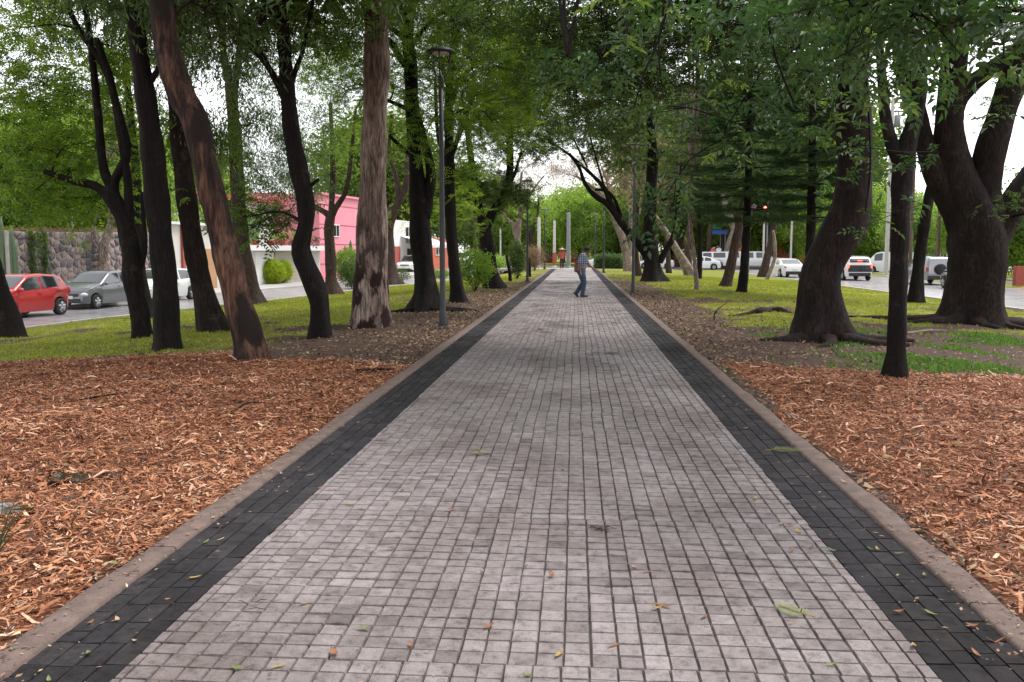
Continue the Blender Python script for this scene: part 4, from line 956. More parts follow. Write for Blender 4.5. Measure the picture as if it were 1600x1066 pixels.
# the tree with the bare fork by the wall
make_tree('tree', 'pale forked tree on the pavement before the stone wall', (160, 452), [(160, 452, 17), (160, 425, 14), (161, 400, 14), (164, 380, 13), (172, 355, 12), (174, 335, 11), (172, 300, 8)],
          branches=[[(161, 392, 8), (152, 375, 5), (146, 352, 5), (152, 338, 4), (158, 330, 3)]], blobs=[(165, 290, 0, 2.0, 1.2, 12)], Y=41.5, seed=61, barkmat='bark_pale', mat='leaf_bright', flare=0.2, sink=0.5)

# ------------------------------------------------------------------ shrubs
def shrub(name, label, base, w, h, n, mat, seed, kind='bush', Y=None, z=None, sc=(0.9, 1.6), cat='shrub', open_=False, parts=('stems', 'foliage')):
    rng = np.random.default_rng(seed); b = G(*base) if Y is None else P(base[0], base[1], Y)
    if z is not None: b[2] = z
    t = thing(name, label, cat, b)
    q = rng.normal(0, 1, (n, 3)); q /= np.linalg.norm(q, axis=1)[:, None]; q *= rng.uniform(0.2, 1, (n, 1)) ** (0.35 if not open_ else 0.6)
    q = q * [w / 2, w / 2, h / 2] + [0, 0, h * (0.5 if not open_ else 0.6)]; q = q[q[:, 2] > 0.03]
    st = MB()
    for k in range(9):
        e = q[rng.integers(len(q))]; st.tube([[0, 0, -0.08], e * 0.5 + rng.normal(0, 0.03, 3), e], [0.018, 0.012, 0.005], 5, False)
    st.build(parts[0], 'bark_brown', t, True)
    V, F, T = leaves(q, kind, rng, sc); link(parts[1], np_mesh(parts[1], V, F, mat, False, T), t)
    return t

shrub('round_bush', 'round lime-green bush on the pavement by the garage', (425, 446), 1.75, 1.55, 900, 'leaf_lime', 71, Y=58.5, z=-0.62, sc=(1.2, 2.0))
shrub('round_bush', 'smaller lime-green bush tucked behind the round one', (442, 443), 1.3, 1.5, 500, 'leaf_lime', 72, Y=60.2, z=-0.62, sc=(1.2, 2.0))
shrub('shrub', 'thin dark shrub between the large eucalyptus and the pink house', (551, 453), 2.0, 1.7, 260, 'leaf_dark', 73, sc=(1.4, 2.2), open_=True)
shrub('shrub', 'sparse dark shrub before the white pickup', (628, 444), 1.3, 1.0, 55, 'leaf_dark', 74, sc=(1.3, 2.0), open_=True)
shrub('shrub', 'sparse leafy shrub left of the V-split tree', (742, 455), 1.6, 1.5, 210, 'leaf_bright', 75, sc=(1.3, 2.2), open_=True)
shrub('shrub', 'low bright shrub between the two narrow trunks', (690, 436), 2.2, 0.7, 110, 'leaf_bright', 76, sc=(1.5, 2.6), open_=True)
shrub('shrub', 'brownish shrub at the path end beside the left lamp', (835, 423), 1.6, 1.7, 200, 'leaf_dry', 77, kind='twig', sc=(1.0, 1.6), open_=True)
shrub('shrub', 'dark green bush behind the stakes on the left verge', (808, 436), 1.1, 1.9, 240, 'leaf_dark', 78, sc=(1.3, 2.2), open_=True)
shrub('shrub', 'leafy green shrub behind the left verge stump', (775, 428), 2.4, 1.6, 260, 'leaf_far', 79, sc=(1.6, 2.6), open_=True)
shrub('shrub', 'green garden shrub at the foot of the pink house', (545, 430), 2.2, 2.4, 420, 'leaf_bright', 80, Y=66, z=-0.62, sc=(1.5, 2.4))

# ------------------------------------------------------------------ wood chips, grass, litter
PUD = [(G(118, 749), 0.20, 0.13), (G(14, 800), 0.14, 0.14)]
def boxes_of_chips():
    rng = np.random.default_rng(91)
    n = 560000
    y = 1.6 + 13.6 * rng.random(n) ** 1.15; x = np.where(rng.random(n) < 0.58, -rng.uniform(2.2, 11.5, n), rng.uniform(1.85, 9.5, n))
    m, s, g = zones(x, y)
    ok = (rng.random(n) < m * 1.15 + 0.012 * s) & (np.abs(x) < 0.80 * y + 2.2)
    for (pp, rx, ry) in PUD: ok &= ((x - pp[0]) / rx) ** 2 + ((y - pp[1]) / ry) ** 2 > 0.30 + 0.75 * rng.random(n)
    x, y, m = x[ok], y[ok], m[ok]; n = len(x)
    z = zt(x, y) + rng.exponential(0.009, n) + 0.003 + 0.02 * fbm(x * 4, y * 4, 2) * (m > 0.5)
    # a few chips washed onto the edging
    k = 420; kx = np.where(rng.random(k) < 0.6, EL + rng.exponential(0.10, k), ER - rng.exponential(0.08, k)); ky = 2.5 + 12 * rng.random(k); kx = np.clip(kx, EL, ER)
    x = np.r_[x, kx]; y = np.r_[y, ky]; z = np.r_[z, np.full(k, 0.016)]; n += k
    big = rng.random(n) < 0.05; tiny = rng.random(n) < 0.45
    ln = np.where(big, rng.uniform(0.08, 0.16, n), rng.lognormal(math.log(0.037), 0.5, n)) * np.where(tiny, 0.55, 1.0); w = np.clip(ln * rng.uniform(0.08, 0.28, n), 0.003, 0.019)
    ln[-k:] *= 0.6; w[-k:] *= 0.6
    a = rng.uniform(0, 2 * pi, n); pt = rng.normal(0, 0.22, n); rl = rng.normal(0, 0.35, n); bend = rng.normal(0, 0.12, n) * ln
    pt[-k:] *= 0.1; rl[-k:] *= 0.1
    d = np.stack([np.cos(a) * np.cos(pt), np.sin(a) * np.cos(pt), np.sin(pt)], -1); s = np.stack([-np.sin(a) * np.cos(rl), np.cos(a) * np.cos(rl), np.sin(rl)], -1); u = np.cross(d, s)
    c = np.stack([x, y, z], -1)
    V = np.empty((n, 6, 3)); tw = rng.uniform(0.3, 1.0, (n, 2))
    for i, f in enumerate((-0.5, 0.05, 0.5)):
        o = c + d * (ln * f)[:, None] + u * (bend * (0.25 - f * f) * 4)[:, None]
        ww = w * (tw[:, 0] if i == 0 else 1.0 if i == 1 else tw[:, 1]) * 0.5
        V[:, 2 * i] = o - s * ww[:, None]; V[:, 2 * i + 1] = o + s * ww[:, None]
    V[:, :, 2] = np.maximum(V[:, :, 2], (zt(V[:, :, 0], V[:, :, 1]) + 0.002))
    q = np.array([(0, 1, 3, 2), (2, 3, 5, 4)]); F = (np.arange(n)[:, None, None] * 6 + q).reshape(-1, 4)
    T = np.clip(rng.normal(0.47, 0.27, n) + 0.45 * (fbm(x * 0.8, y * 0.8, 31) - 0.5), 0, 1)
    tag(link('wood_chips', np_mesh('wood_chips', V.reshape(-1, 3), F, 'chips', False, np.repeat(T, 6))), 'orange-brown wood chips spread beside the path', 'wood chips', kind='stuff')
boxes_of_chips()

def blades(name, label, mat, n, region, h, w, wt, seed, per=5, cat='grass', sp=0.03):
    rng = np.random.default_rng(seed); x, y = region(rng, n)
    ok = rng.random(len(x)) < wt(x, y); x, y = x[ok], y[ok]
    x = np.repeat(x, per); y = np.repeat(y, per); n = len(x)
    x = x + rng.normal(0, sp, n); y = y + rng.normal(0, sp, n)
    ok = (x > LK(y) + 0.2) & (x < RK - 0.2) & ((x < EL - 0.01) | (x > ER + 0.01)); x, y = x[ok], y[ok]; n = len(x)
    z = zt(x, y); hh = rng.uniform(h[0], h[1], n); ww = rng.uniform(w[0], w[1], n) * (1 + y / 40); a = rng.uniform(0, 2 * pi, n); ln = rng.uniform(0.1, 0.8, n) * hh; b = rng.uniform(0, 2 * pi, n)
    V = np.empty((n, 3, 3))
    V[:, 0] = np.stack([x - np.cos(a) * ww / 2, y - np.sin(a) * ww / 2, z - 0.004], -1); V[:, 1] = np.stack([x + np.cos(a) * ww / 2, y + np.sin(a) * ww / 2, z - 0.004], -1)
    V[:, 2] = np.stack([x + np.cos(b) * ln, y + np.sin(b) * ln, z + hh], -1)
    F = np.arange(3 * n).reshape(-1, 3); T = np.clip(rng.normal(0.5, 0.2, n) + 0.5 * (fbm(x * 0.7, y * 0.7, 77) - 0.5), 0, 1)
    tag(link(name, np_mesh(name, V.reshape(-1, 3), F, mat, False, np.repeat(T, 3))), label, cat, kind='stuff')
def reg_left(r, n): y = 11 + 45 * r.random(n) ** 1.5; return EL - (EL - LK(y)) * r.random(n), y
def reg_right(r, n): y = 12 + 48 * r.random(n) ** 1.4; return ER + (RK - ER) * r.random(n), y
gw = lambda x, y: zones(x, y)[2] * sstep(0.30, 0.55, fbm(x * 0.9, y * 0.9, 55) + 0.15)
blades('lawn_left', 'short grass on the left verge', 'grass', 36000, reg_left, (0.025, 0.065), (0.008, 0.016), gw, 95)
blades('lawn_right', 'short grass on the right lawn', 'grass', 36000, reg_right, (0.025, 0.065), (0.008, 0.016), gw, 96)
def reg_weed(r, n): y = 9.5 + 10 * r.random(n); return ER + 0.4 + 11 * r.random(n), y
ww_ = lambda x, y: (zones(x, y)[1] + 0.06 * zones(x, y)[0]) * 0.75 * sstep(0.50, 0.68, fbm(x * 1.1 + 3, y * 0.9, 58, 4)) * sstep(0.8, 3.0, x - ER)
blades('weeds', 'patches of low green weeds round the big trees', 'weeds', 16000, reg_weed, (0.02, 0.07), (0.015, 0.035), ww_, 97, per=6, cat='weeds', sp=0.06)

def litter(name, label, n, reg, wt, size, seed, zoff=None):
    rng = np.random.default_rng(seed); x, y = reg(rng, n); ok = rng.random(n) < wt(x, y); x, y = x[ok], y[ok]; n = len(x)
    z = (zt(x, y) if zoff is None else np.full(n, zoff)) + rng.uniform(0.003, 0.012 if zoff is None else 0.004, n)
    ln = rng.uniform(size[0], size[1], n); w = ln * rng.uniform(0.25, 0.55, n); a = rng.uniform(0, 2 * pi, n); c = rng.normal(0, 0.25 if zoff is None else 0.06, (n, 4))
    d = np.stack([np.cos(a), np.sin(a)], -1); s = np.stack([-np.sin(a), np.cos(a)], -1); V = np.empty((n, 4, 3))
    for k, (f, g) in enumerate(((-0.5, 0), (0, 0.5), (0.5, 0), (0, -0.5))):
        V[:, k, :2] = np.stack([x, y], -1) + d * (ln * f)[:, None] + s * (w * g)[:, None]; V[:, k, 2] = z + np.abs(c[:, k]) * ln
    tag(link(name, np_mesh(name, V.reshape(-1, 3), np.arange(4 * n).reshape(-1, 4), 'litter', False, np.repeat(rng.random(n), 4))), label, 'leaf litter', kind='stuff')
litter('leaf_litter', 'dry fallen leaves and bits over the bare soil', 42000, lambda r, n: (np.where(r.random(n) < 0.5, EL - r.exponential(2.2, n), ER + r.exponential(2.6, n)), 4 + 40 * r.random(n) ** 1.3), lambda x, y: np.clip(zones(x, y)[1] * 0.95 + zones(x, y)[2] * 0.12 + zones(x, y)[0] * 0.10, 0, 1) * (x > LK(y) + 0.3) * (x < RK - 0.3), (0.03, 0.085), 98)
litter('path_crumbs', 'tiny leaf crumbs and chips scattered over the paving', 3000, lambda r, n: (r.uniform(EL + 0.1, ER - 0.1, n), 2.6 + 45 * r.random(n) ** 1.5), lambda x, y: np.clip(0.35 + 1.0 * (fbm(x * 1.2, y * 0.6, 44) - 0.4), 0, 1), (0.008, 0.026), 99, 0.004)
litter('edge_litter', 'broken dry leaves gathered along the edges of the dark borders', 5000, lambda r, n: (np.where(r.random(n) < 0.5, np.clip(EL + 0.02 + r.exponential(0.12, n), EL, 0), np.clip(ER - 0.02 - r.exponential(0.12, n), 0, ER)), 3 + 40 * r.random(n) ** 1.4), lambda x, y: np.clip(2.2 * (fbm(x * 1.5, y * 0.7, 47) - 0.38), 0, 1), (0.012, 0.04), 101, 0.013)
litter('leaf_drift', 'drift of dry leaves on the far part of the path', 1900, lambda r, n: (r.uniform(PL - 0.3, PR + 0.3, n), 20 + 45 * r.random(n)), lambda x, y: np.clip(3 * (fbm(x * 0.8, y * 0.35, 46) - 0.42), 0, 1), (0.025, 0.06), 100, 0.004)

# countable leaves on the paving
def leaf_mesh(L, W, curl, bend, mat, seed):
    r = np.random.default_rng(seed); n = 7; V = []; F = []
    for i in range(n):
        f = i / (n - 1); hw = W / 2 * math.sin(pi * min(1, f * 0.98 + 0.02)) ** 0.8 + 0.0006
        x = (f - 0.5) * L; zz = bend * (f - 0.4) ** 2 * L; yy = 0.12 * L * sin(f * 2.2 + seed)
        for g in (-1, 0, 1): V.append((x, yy + g * hw, zz + curl * hw * abs(g) + 0.004 + r.uniform(0, 0.002)))
    for i in range(n - 1):
        for j in range(2): F.append((i * 3 + j, i * 3 + j + 1, i * 3 + 4 + j, i * 3 + 3 + j))
    V += [(-0.5 * L, V[1][1] - 0.001, 0.003), (-0.5 * L, V[1][1] + 0.001, 0.003), (-0.72 * L, V[1][1] + 0.004, 0.006), (-0.72 * L, V[1][1] + 0.002, 0.006)]
    F.append(tuple(range(len(V) - 4, len(V))))
    return np_mesh('fallen_leaf', V, F, mat, True)
MT['leaf_brown'] = plain('leaf_brown', (0.20, 0.085, 0.04), 0.6, var=0.4, scale=60, spec=0.3)
MT['leaf_yellow'] = plain('leaf_yellow', (0.30, 0.20, 0.06), 0.55, var=0.35, scale=60, spec=0.3)
MT['leaf_green'] = plain('leaf_green', (0.12, 0.16, 0.045), 0.5, var=0.35, scale=60, spec=0.3)
MT['leaf_tan'] = plain('leaf_tan', (0.32, 0.22, 0.13), 0.65, var=0.35, scale=60, spec=0.3)
LM = {c: [leaf_mesh(l, w, q, b, m, k) for k, (l, w, q, b) in enumerate(((0.075, 0.024, 0.35, 0.6), (0.055, 0.022, 0.5, 1.0), (0.09, 0.022, 0.2, 0.4), (0.06, 0.03, 0.3, 0.9)))] for c, m in (('brown', 'leaf_brown'), ('yellow', 'leaf_yellow'), ('green', 'leaf_green'), ('tan', 'leaf_tan'))}
rl = random.Random(31); LEAVES = []
for (px, py, c) in ((706, 798, 'brown'), (628, 767, 'brown'), (548, 789, 'yellow'), (500, 764, 'brown'), (875, 1025, 'yellow'), (825, 1057, 'green'), (765, 982, 'brown'), (640, 1010, 'brown'), (520, 1023, 'brown'), (752, 895, 'yellow'), (568, 985, 'green'), (435, 1042, 'yellow'), (372, 1045, 'green'), (475, 945, 'yellow'), (880, 735, 'tan'),
                    (945, 777, 'green'), (935, 722, 'brown'), (1037, 948, 'brown'), (990, 888, 'tan'), (1025, 952, 'yellow'), (1012, 895, 'brown'), (1100, 965, 'brown'), (1235, 862, 'brown'), (1268, 857, 'brown'), (1232, 822, 'brown'), (1250, 832, 'yellow'), (1300, 1040, 'green'), (1425, 1012, 'yellow'), (1105, 692, 'brown'), (1085, 712, 'tan'), (720, 710, 'green'), (770, 735, 'brown'), (655, 740, 'brown'), (690, 690, 'green'), (850, 640, 'brown'), (905, 660, 'green'), (1010, 605, 'yellow'), (800, 600, 'tan'), (960, 580, 'brown'), (740, 640, 'yellow'), (1040, 780, 'yellow'), (860, 900, 'brown'), (960, 1010, 'brown'), (1180, 780, 'tan'), (990, 700, 'yellow')):
    LEAVES.append((px, py, c, 'pavers'))
for (px, py, c) in ((140, 972, 'brown'), (78, 1062, 'green'), (140, 1020, 'green'), (210, 1002, 'tan'), (305, 903, 'yellow'), (322, 846, 'green'), (345, 842, 'tan'), (182, 968, 'tan'), (440, 740, 'tan'), (485, 742, 'tan'), (520, 710, 'green'), (1300, 862, 'green'), (1360, 857, 'green'), (1372, 858, 'yellow'), (1405, 865, 'green'), (1220, 820, 'tan'), (1260, 745, 'yellow'), (1445, 898, 'green'), (1455, 958, 'green'), (1405, 957, 'brown'), (1520, 977, 'brown'), (1525, 1020, 'brown'), (1575, 998, 'yellow'), (1130, 620, 'tan'), (1165, 670, 'tan'), (1085, 545, 'yellow'), (1320, 757, 'tan'), (1355, 770, 'yellow')):
    LEAVES.append((px, py, c, 'border'))
for (px, py, c, w) in LEAVES:
    p = hitz(px, py, 0.002)
    o = link('fallen_leaf', LM[c][rl.randrange(4)]); o.location = (p[0], p[1], 0.002 if PL < p[0] < PR else (0.016 if p[0] < PL - BW or p[0] > PR + BW else -0.003)); o.rotation_euler = (0, 0, rl.uniform(0, 6.3)); s = rl.uniform(0.55, 0.95); o.scale = (s, s, s)
    word = {'brown': 'small dry brown leaf', 'yellow': 'small yellow leaf', 'green': 'small fresh green leaf', 'tan': 'small pale tan leaf'}[c]
    tag(o, word + (' lying on the grey pavers' if w == 'pavers' else ' lying on the dark border or its edging'), 'leaf', c + (' leaves on the grey pavers' if w == 'pavers' else ' leaves on the dark border'))

def frond(name, label, px, py, L, rz, seed, mat='leaf_fresh'):
    r = np.random.default_rng(seed); p = hitz(px, py, 0.0); t = thing(name, label, 'leaf', (p[0], p[1], 0.004), rz)
    st = MB(); st.tube([[0, 0, 0.006], [L * 0.5, 0.02, 0.012], [L, 0, 0.005]], [0.003, 0.002, 0.001], 5); st.build('stalk', 'leaf_yellow', t, True)
    for k in range(11):
        f = 0.22 + 0.78 * k / 11
        for sg in (-1, 1):
            l = 0.46 * L * (1.1 - 0.7 * f); w = 0.009; b = np.array([f * L, 0.02 * math.sin(pi * f), 0.008]); d = np.array([0.5, sg * 1.0, 0.02]); d /= np.linalg.norm(d)
            q = leaflet(b, d, np.array([0, 0, 1.0]), l, w, 0.15, -0.02 * r.random())
            link('leaflet', np_mesh('leaflet', q, [[0, 1, 2, 3]], mat), t)
MT['leaf_fresh'] = plain('leaf_fresh', (0.15, 0.19, 0.06), 0.5, var=0.25, scale=50, spec=0.3)
frond('leaf_frond', 'yellow-green feathery frond lying on the grey pavers at lower right', 1275, 968, 0.19, 2.35, 1)
frond('leaf_frond', 'pale green feathery frond lying across the right dark border', 1196, 705, 0.30, 0.0, 2)
frond('leaf_frond', 'small green frond lying on the pavers near the left border', 735, 712, 0.16, 0.4, 3)
def twig_heap(label, px, py, n, L, seed, mat='bark_brown'):
    r = np.random.default_rng(seed); p = hitz(px, py, 0); t = thing('dry_sprig', label, 'sprig', (p[0], p[1], 0.004))
    for k in range(n):
        a = r.uniform(0, 2 * pi); c = np.r_[r.normal(0, L * 0.22, 2), 0.006]; d = np.array([cos(a), sin(a) * 0.6, 0.03]); m = MB()
        m.tube([c - d * L * 0.3, c + [0, 0, 0.008], c + d * L * 0.3], [0.0015, 0.002, 0.001], 4); m.build('twig', mat, t)
twig_heap('dry brown sprig lying in the middle of the pavers', 938, 828, 16, 0.14, 5)
twig_heap('thin bent dry twig lying on the pavers left of centre', 392, 945, 3, 0.13, 6)
twig_heap('fine dry straw tangle on the pavers by the walking man', 958, 553, 9, 0.25, 7)

def stick_thing(name, label, rows, mat='bark_dark', seed=1):
    """rows (px, py on the ground, height above it, radius m)"""
    r = np.random.default_rng(seed); pts = []
    for (px, py, h, rad) in rows:
        g = G(px, py); pts.append((g[0], g[1], g[2] + h, rad))
    m = MB(); stem_mesh(m, np.array(pts), r, 0, 7, 0.12, 0.05); b = np.array(pts[0][:3])
    return tag(m.build(name, mat, None, True, (0, 0, 0)), label, 'branch')
stick_thing('fallen_branch', 'short dark stick on the wood chips beside the left edging', [(556, 583, 0.03, 0.020), (590, 582, 0.035, 0.024), (616, 581, 0.03, 0.014)], seed=2)
stick_thing('fallen_branch', 'long thin dark stick across the left wood chips', [(120, 630, 0.03, 0.008), (160, 624, 0.035, 0.010), (200, 617, 0.03, 0.006)], seed=3)
stick_thing('fallen_branch', 'curved stick lying in the middle of the left wood chips', [(362, 652, 0.03, 0.007), (385, 638, 0.05, 0.009), (412, 634, 0.03, 0.005)], seed=4)
stick_thing('fallen_branch', 'bent twig standing up from the soil right of the path', [(1116, 500, 0.0, 0.016), (1116, 500, 0.12, 0.016), (1122, 500, 0.25, 0.012), (1137, 500, 0.42, 0.006)], seed=5)
stick_thing('fallen_branch', 'grey fallen branch among the roots at the right', [(1418, 523, 0.03, 0.02), (1450, 521, 0.06, 0.025), (1478, 519, 0.03, 0.015)], 'bark_pale', seed=6)
stick_thing('fallen_branch', 'dark log lying in the grass left of the massive trunk', [(1145, 494, 0.0, 0.03), (1172, 491, 0.02, 0.05), (1190, 489, 0.05, 0.10), (1205, 487, 0.03, 0.08), (1218, 488, 0.05, 0.09), (1236, 490, 0.0, 0.04)], 'bark_big', seed=8)
stick_thing('fallen_branch', 'pale peeled stick in the chips by the right edging', [(1225, 651, 0.03, 0.010), (1236, 656, 0.04, 0.012), (1245, 662, 0.03, 0.006)], 'bark_pale', seed=9)

# puddles in the chips
MT['puddle'] = plain('puddle', (0.05, 0.035, 0.022), 0.03, var=0.3, spec=0.8)
for k, (g, rx, ry) in enumerate(PUD):
    r = np.random.default_rng(k); a = np.linspace(0, 2 * pi, 28, endpoint=False); rad = 1 + 0.25 * np.sin(3 * a + k) + 0.18 * np.sin(5 * a + 2 * k) + r.normal(0, 0.04, 28)
    zz = float(np.max(zt(g[0] + rx * np.cos(a), g[1] + ry * np.sin(a)))) + 0.012
    V = np.vstack([np.stack([g[0] + rx * rad * np.cos(a), g[1] + ry * rad * np.sin(a), np.full(28, zz)], -1), np.repeat([[g[0], g[1], zz]], 28, 0)])
    F = [(i, (i + 1) % 28, 28 + (i + 1) % 28, 28 + i) for i in range(28)]
    tag(link('puddle', np_mesh('puddle', V, F, 'puddle')), kind='structure')

# long grass at the left edge
def grass_tuft():
    g = G(2, 866); t = thing('grass_tuft', 'few long dark grass blades at the left edge of the picture', 'grass', g); r = np.random.default_rng(3)
    for (dx, h) in ((0.20, 0.30), (0.14, 0.27), (0.23, 0.22), (0.06, 0.33), (-0.05, 0.3), (0.16, 0.38)):
        m = MB(); n = 8; pts = np.array([[dx * (i / 7) ** 1.4, -0.05 + 0.03 * r.random(), h * i / 7] for i in range(n)]); m.tube(pts, np.linspace(0.006, 0.001, n), 4); m.build('blade', 'weed_blade', t, True)
MT['weed_blade'] = plain('weed_blade', (0.05, 0.075, 0.02), 0.6)
grass_tuft()

# ------------------------------------------------------------------ lamps
def lamp(label, base, H, group='path lamps', s=1.0):
    b = G(*base); t = thing('street_lamp', label, 'lamp post', b, group=group)
    m = MB(); m.box((0, 0, 0.01), (0.30, 0.30, 0.10)); m.build('footing', 'concrete', t)
    m = MB(); m.box((0, 0, 0.068), (0.2, 0.2, 0.014)); m.build('base_plate', 'lamp_metal', t)
    for sx in (-1, 1):
        for sy in (-1, 1):
            q = MB(); q.lathe([(0.0, 0.10), (0.011, 0.10), (0.011, 0.07)], 8, (sx * 0.078, sy * 0.078, 0)); q.build('bolt', 'lamp_metal', t)
    m = MB(); m.lathe([(0.075, 0.07), (0.075, 0.34), (0.068, 0.36), (0.058, 0.40), (0.050, H * 0.6), (0.042, H - 0.62), (0.0, H - 0.62)], 16); m.build('pole', 'lamp_metal', t, True)
    m = MB(); m.lathe([(0.043, H - 0.80), (0.056, H - 0.79), (0.056, H - 0.62), (0.05, H - 0.56), (0.0, H - 0.55)], 16); m.build('collar', 'lamp_metal', t, True)
    for k in range(3):
        a = 2 * pi * k / 3 + 0.5; c, sn = cos(a), sin(a)
        m = MB(); m.tube([(0.03 * c, 0.03 * sn, H - 0.62), (0.11 * c, 0.11 * sn, H - 0.55), (0.17 * c, 0.17 * sn, H - 0.44), (0.185 * c, 0.185 * sn, H - 0.25), (0.19 * c, 0.19 * sn, H - 0.10)], 0.014, 8); m.build('arm', 'lamp_metal', t, True)
    m = MB(); m.lathe([(0.0, H), (0.10, H - 0.008), (0.20, H - 0.035), (0.27, H - 0.075), (0.285, H - 0.10), (0.285, H - 0.115), (0.25, H - 0.115), (0.0, H - 0.105)], 28); sh = m.build('shade', 'lamp_metal', t, True)
    m = MB(); m.lathe([(0.16, H - 0.116), (0.16, H - 0.145), (0.13, H - 0.155), (0.0, H - 0.155)], 24); m.build('lens', 'lamp_lens', sh, True)
    return t
lamp('nearest grey lamp post, left of the path among the dark trunks', (692, 514), 5.55)
lamp('second lamp post on the left, small against the pale far trees', (824, 441), 5.1)
lamp('nearest lamp post on the right of the path, beside the arching tree', (989, 460), 5.4)
lamp('second lamp post on the right, before the green hedge', (943, 428), 5.2)
lamp('farthest lamp post on the right, thin against the far trees', (929, 421), 5.1)
lamp('farthest lamp post on the left near the path end', (851, 421), 5.1)

# ------------------------------------------------------------------ vehicles
def interp(p, x):
    a = np.array(p, float); return np.interp(x, a[:, 0], a[:, 1])

def car(name, label, paint, L, W, prof, belt, wheels, wr, origin, heading, kind='hatch', clear=0.2, brake=False, cat='car', side_win=((0.2, 0.43), (0.46, 0.68)), shield=(0.56, 0.74), rear=(0.03, 0.16), tumble=0.30, spare=False, trim=None, group=None, tailgate=False):
    """x forward from the rear bumper (0) to the front (L); prof/belt are (fraction, height) outlines"""
    t = thing(name, label, cat, origin, heading, group)
    X0 = -L / 2
    wx = [f * L for f in wheels]
    ar = wr + 0.055
    def top(x): return interp(prof, x / L)
    def bel(x): return np.minimum(interp(belt, x / L), top(x) - 0.07)
    def half(x):
        f = x / L; e = np.minimum(f, 1 - f)
        return W / 2 * (1 - 0.20 * np.exp(-e / 0.03) - 0.06 * np.exp(-e / 0.12))
    def bot(x):
        z = clear + 0.08 * np.exp(-np.minimum(x, L - x) / 0.15)
        for w in wx:
            d = np.abs(x - w); z = np.where(d < ar, np.maximum(z, wr + np.sqrt(np.maximum(0, ar ** 2 - d ** 2))), z)
        return z
    def section(x):
        w, zb, zl, zt_ = half(x), float(bot(x)), float(bel(x)), float(top(x))
        zb = min(zb, zl - 0.05); ze = zt_ - 0.05
        wrf = 0.97 * w - max(0.0, ze - zl) * tumble
        return [(w * 0.93, zb), (w * 0.985, zb + (zl - zb) * 0.25), (w, zb + (zl - zb) * 0.6), (w * 0.985, zl - 0.02), (0.97 * w, zl), ((0.97 * w + wrf) / 2 + 0.01, (zl + ze) / 2), (wrf, ze), (wrf - 0.05, zt_ - 0.018), (wrf * 0.55, zt_ - 0.003), (0.0, zt_)]
    xs = np.unique(np.concatenate([np.linspace(0, L, 46)] + [w + ar * np.sin(np.linspace(-pi / 2, pi / 2, 17)) * 1.0 for w in wx] + [[w + s * (ar + 0.004) for w in wx for s in (-1, 1)]] + [[L * p[0] for p in prof]])); xs = xs[(xs >= 0) & (xs <= L)]
    S = np.array([section(x) for x in xs]); k = S.shape[1]; n = len(xs)
    full = np.concatenate([S, S[:, -2::-1] * [-1, 1]], 1); K = full.shape[1]
    V = np.concatenate([np.broadcast_to((X0 + xs)[:, None, None], (n, K, 1)), full], 2).reshape(-1, 3)
    i = np.arange(n - 1)[:, None] * K; j = np.arange(K - 1)[None, :]
    F = np.stack([i + j, i + j + 1, i + K + j + 1, i + K + j], -1).reshape(-1, 4)
    caps = []
    for e in (0, (n - 1) * K):
        for q in range(k - 1):
            f = (e + q, e + K - 1 - q, e + K - 2 - q, e + q + 1) if q < k - 2 else (e + q, e + K - 1 - q, e + q + 1, e + q + 1)
            if q < k - 2: caps.append(f if e == 0 else f[::-1])
    F = np.vstack([F, caps])
    body = link('body', np_mesh('body', V, F, paint, True), t)
    m = MB(); m.box((0, 0, clear + 0.17), (L * 0.93, W * 0.80, 0.26)); m.build('underbody', 'black_plastic', t)
    # glass
    def pane(nm, x0, x1, s0, s1, sg, nx=7):
        V = []; 
        for q in range(nx):
            x = x0 + (x1 - x0) * q / (nx - 1); sec = section(x); B = np.array(sec[4]); E = np.array(sec[6])
            for s in (s0, s1):
                p = B + (E - B) * s; p = p + np.array([0.012, 0.004]); V.append((X0 + x, sg * p[0], p[1]))
        F = [(2 * q, 2 * q + 1, 2 * q + 3, 2 * q + 2) for q in range(nx - 1)]
        link(nm, np_mesh(nm, V, F, 'glass', True), t)
    for (a, b) in side_win:
        for sg in (-1, 1): pane('side_window', a * L, b * L, 0.08, 0.90, sg)
    def screen(nm, a, b):
        V = []; nx, ny = 8, 9
        for q in range(nx):
            x = (a + (b - a) * q / (nx - 1)) * L; sec = section(x); wf = sec[7][0] * 0.93
            for r in range(ny):
                y = wf * (-1 + 2 * r / (ny - 1)); zz = np.interp(abs(y), [0, sec[8][0], sec[7][0]], [sec[9][1], sec[8][1], sec[7][1]])
                V.append((X0 + x + (0.008 if a > 0.5 else -0.008), y, zz + 0.008))
        F = [(q * ny + r, q * ny + r + 1, (q + 1) * ny + r + 1, (q + 1) * ny + r) for q in range(nx - 1) for r in range(ny - 1)]
        link(nm, np_mesh(nm, V, F, 'glass', True), t)
    if shield: screen('windscreen', *shield)
    if rear: screen('rear_window', *rear)
    # lights, grille, plates, bumpers
    lt = 'brakelight' if brake else 'taillight'
    hz = float(top(L * 0.975)) - 0.10; tz = float(bel(L * 0.04)) - 0.10
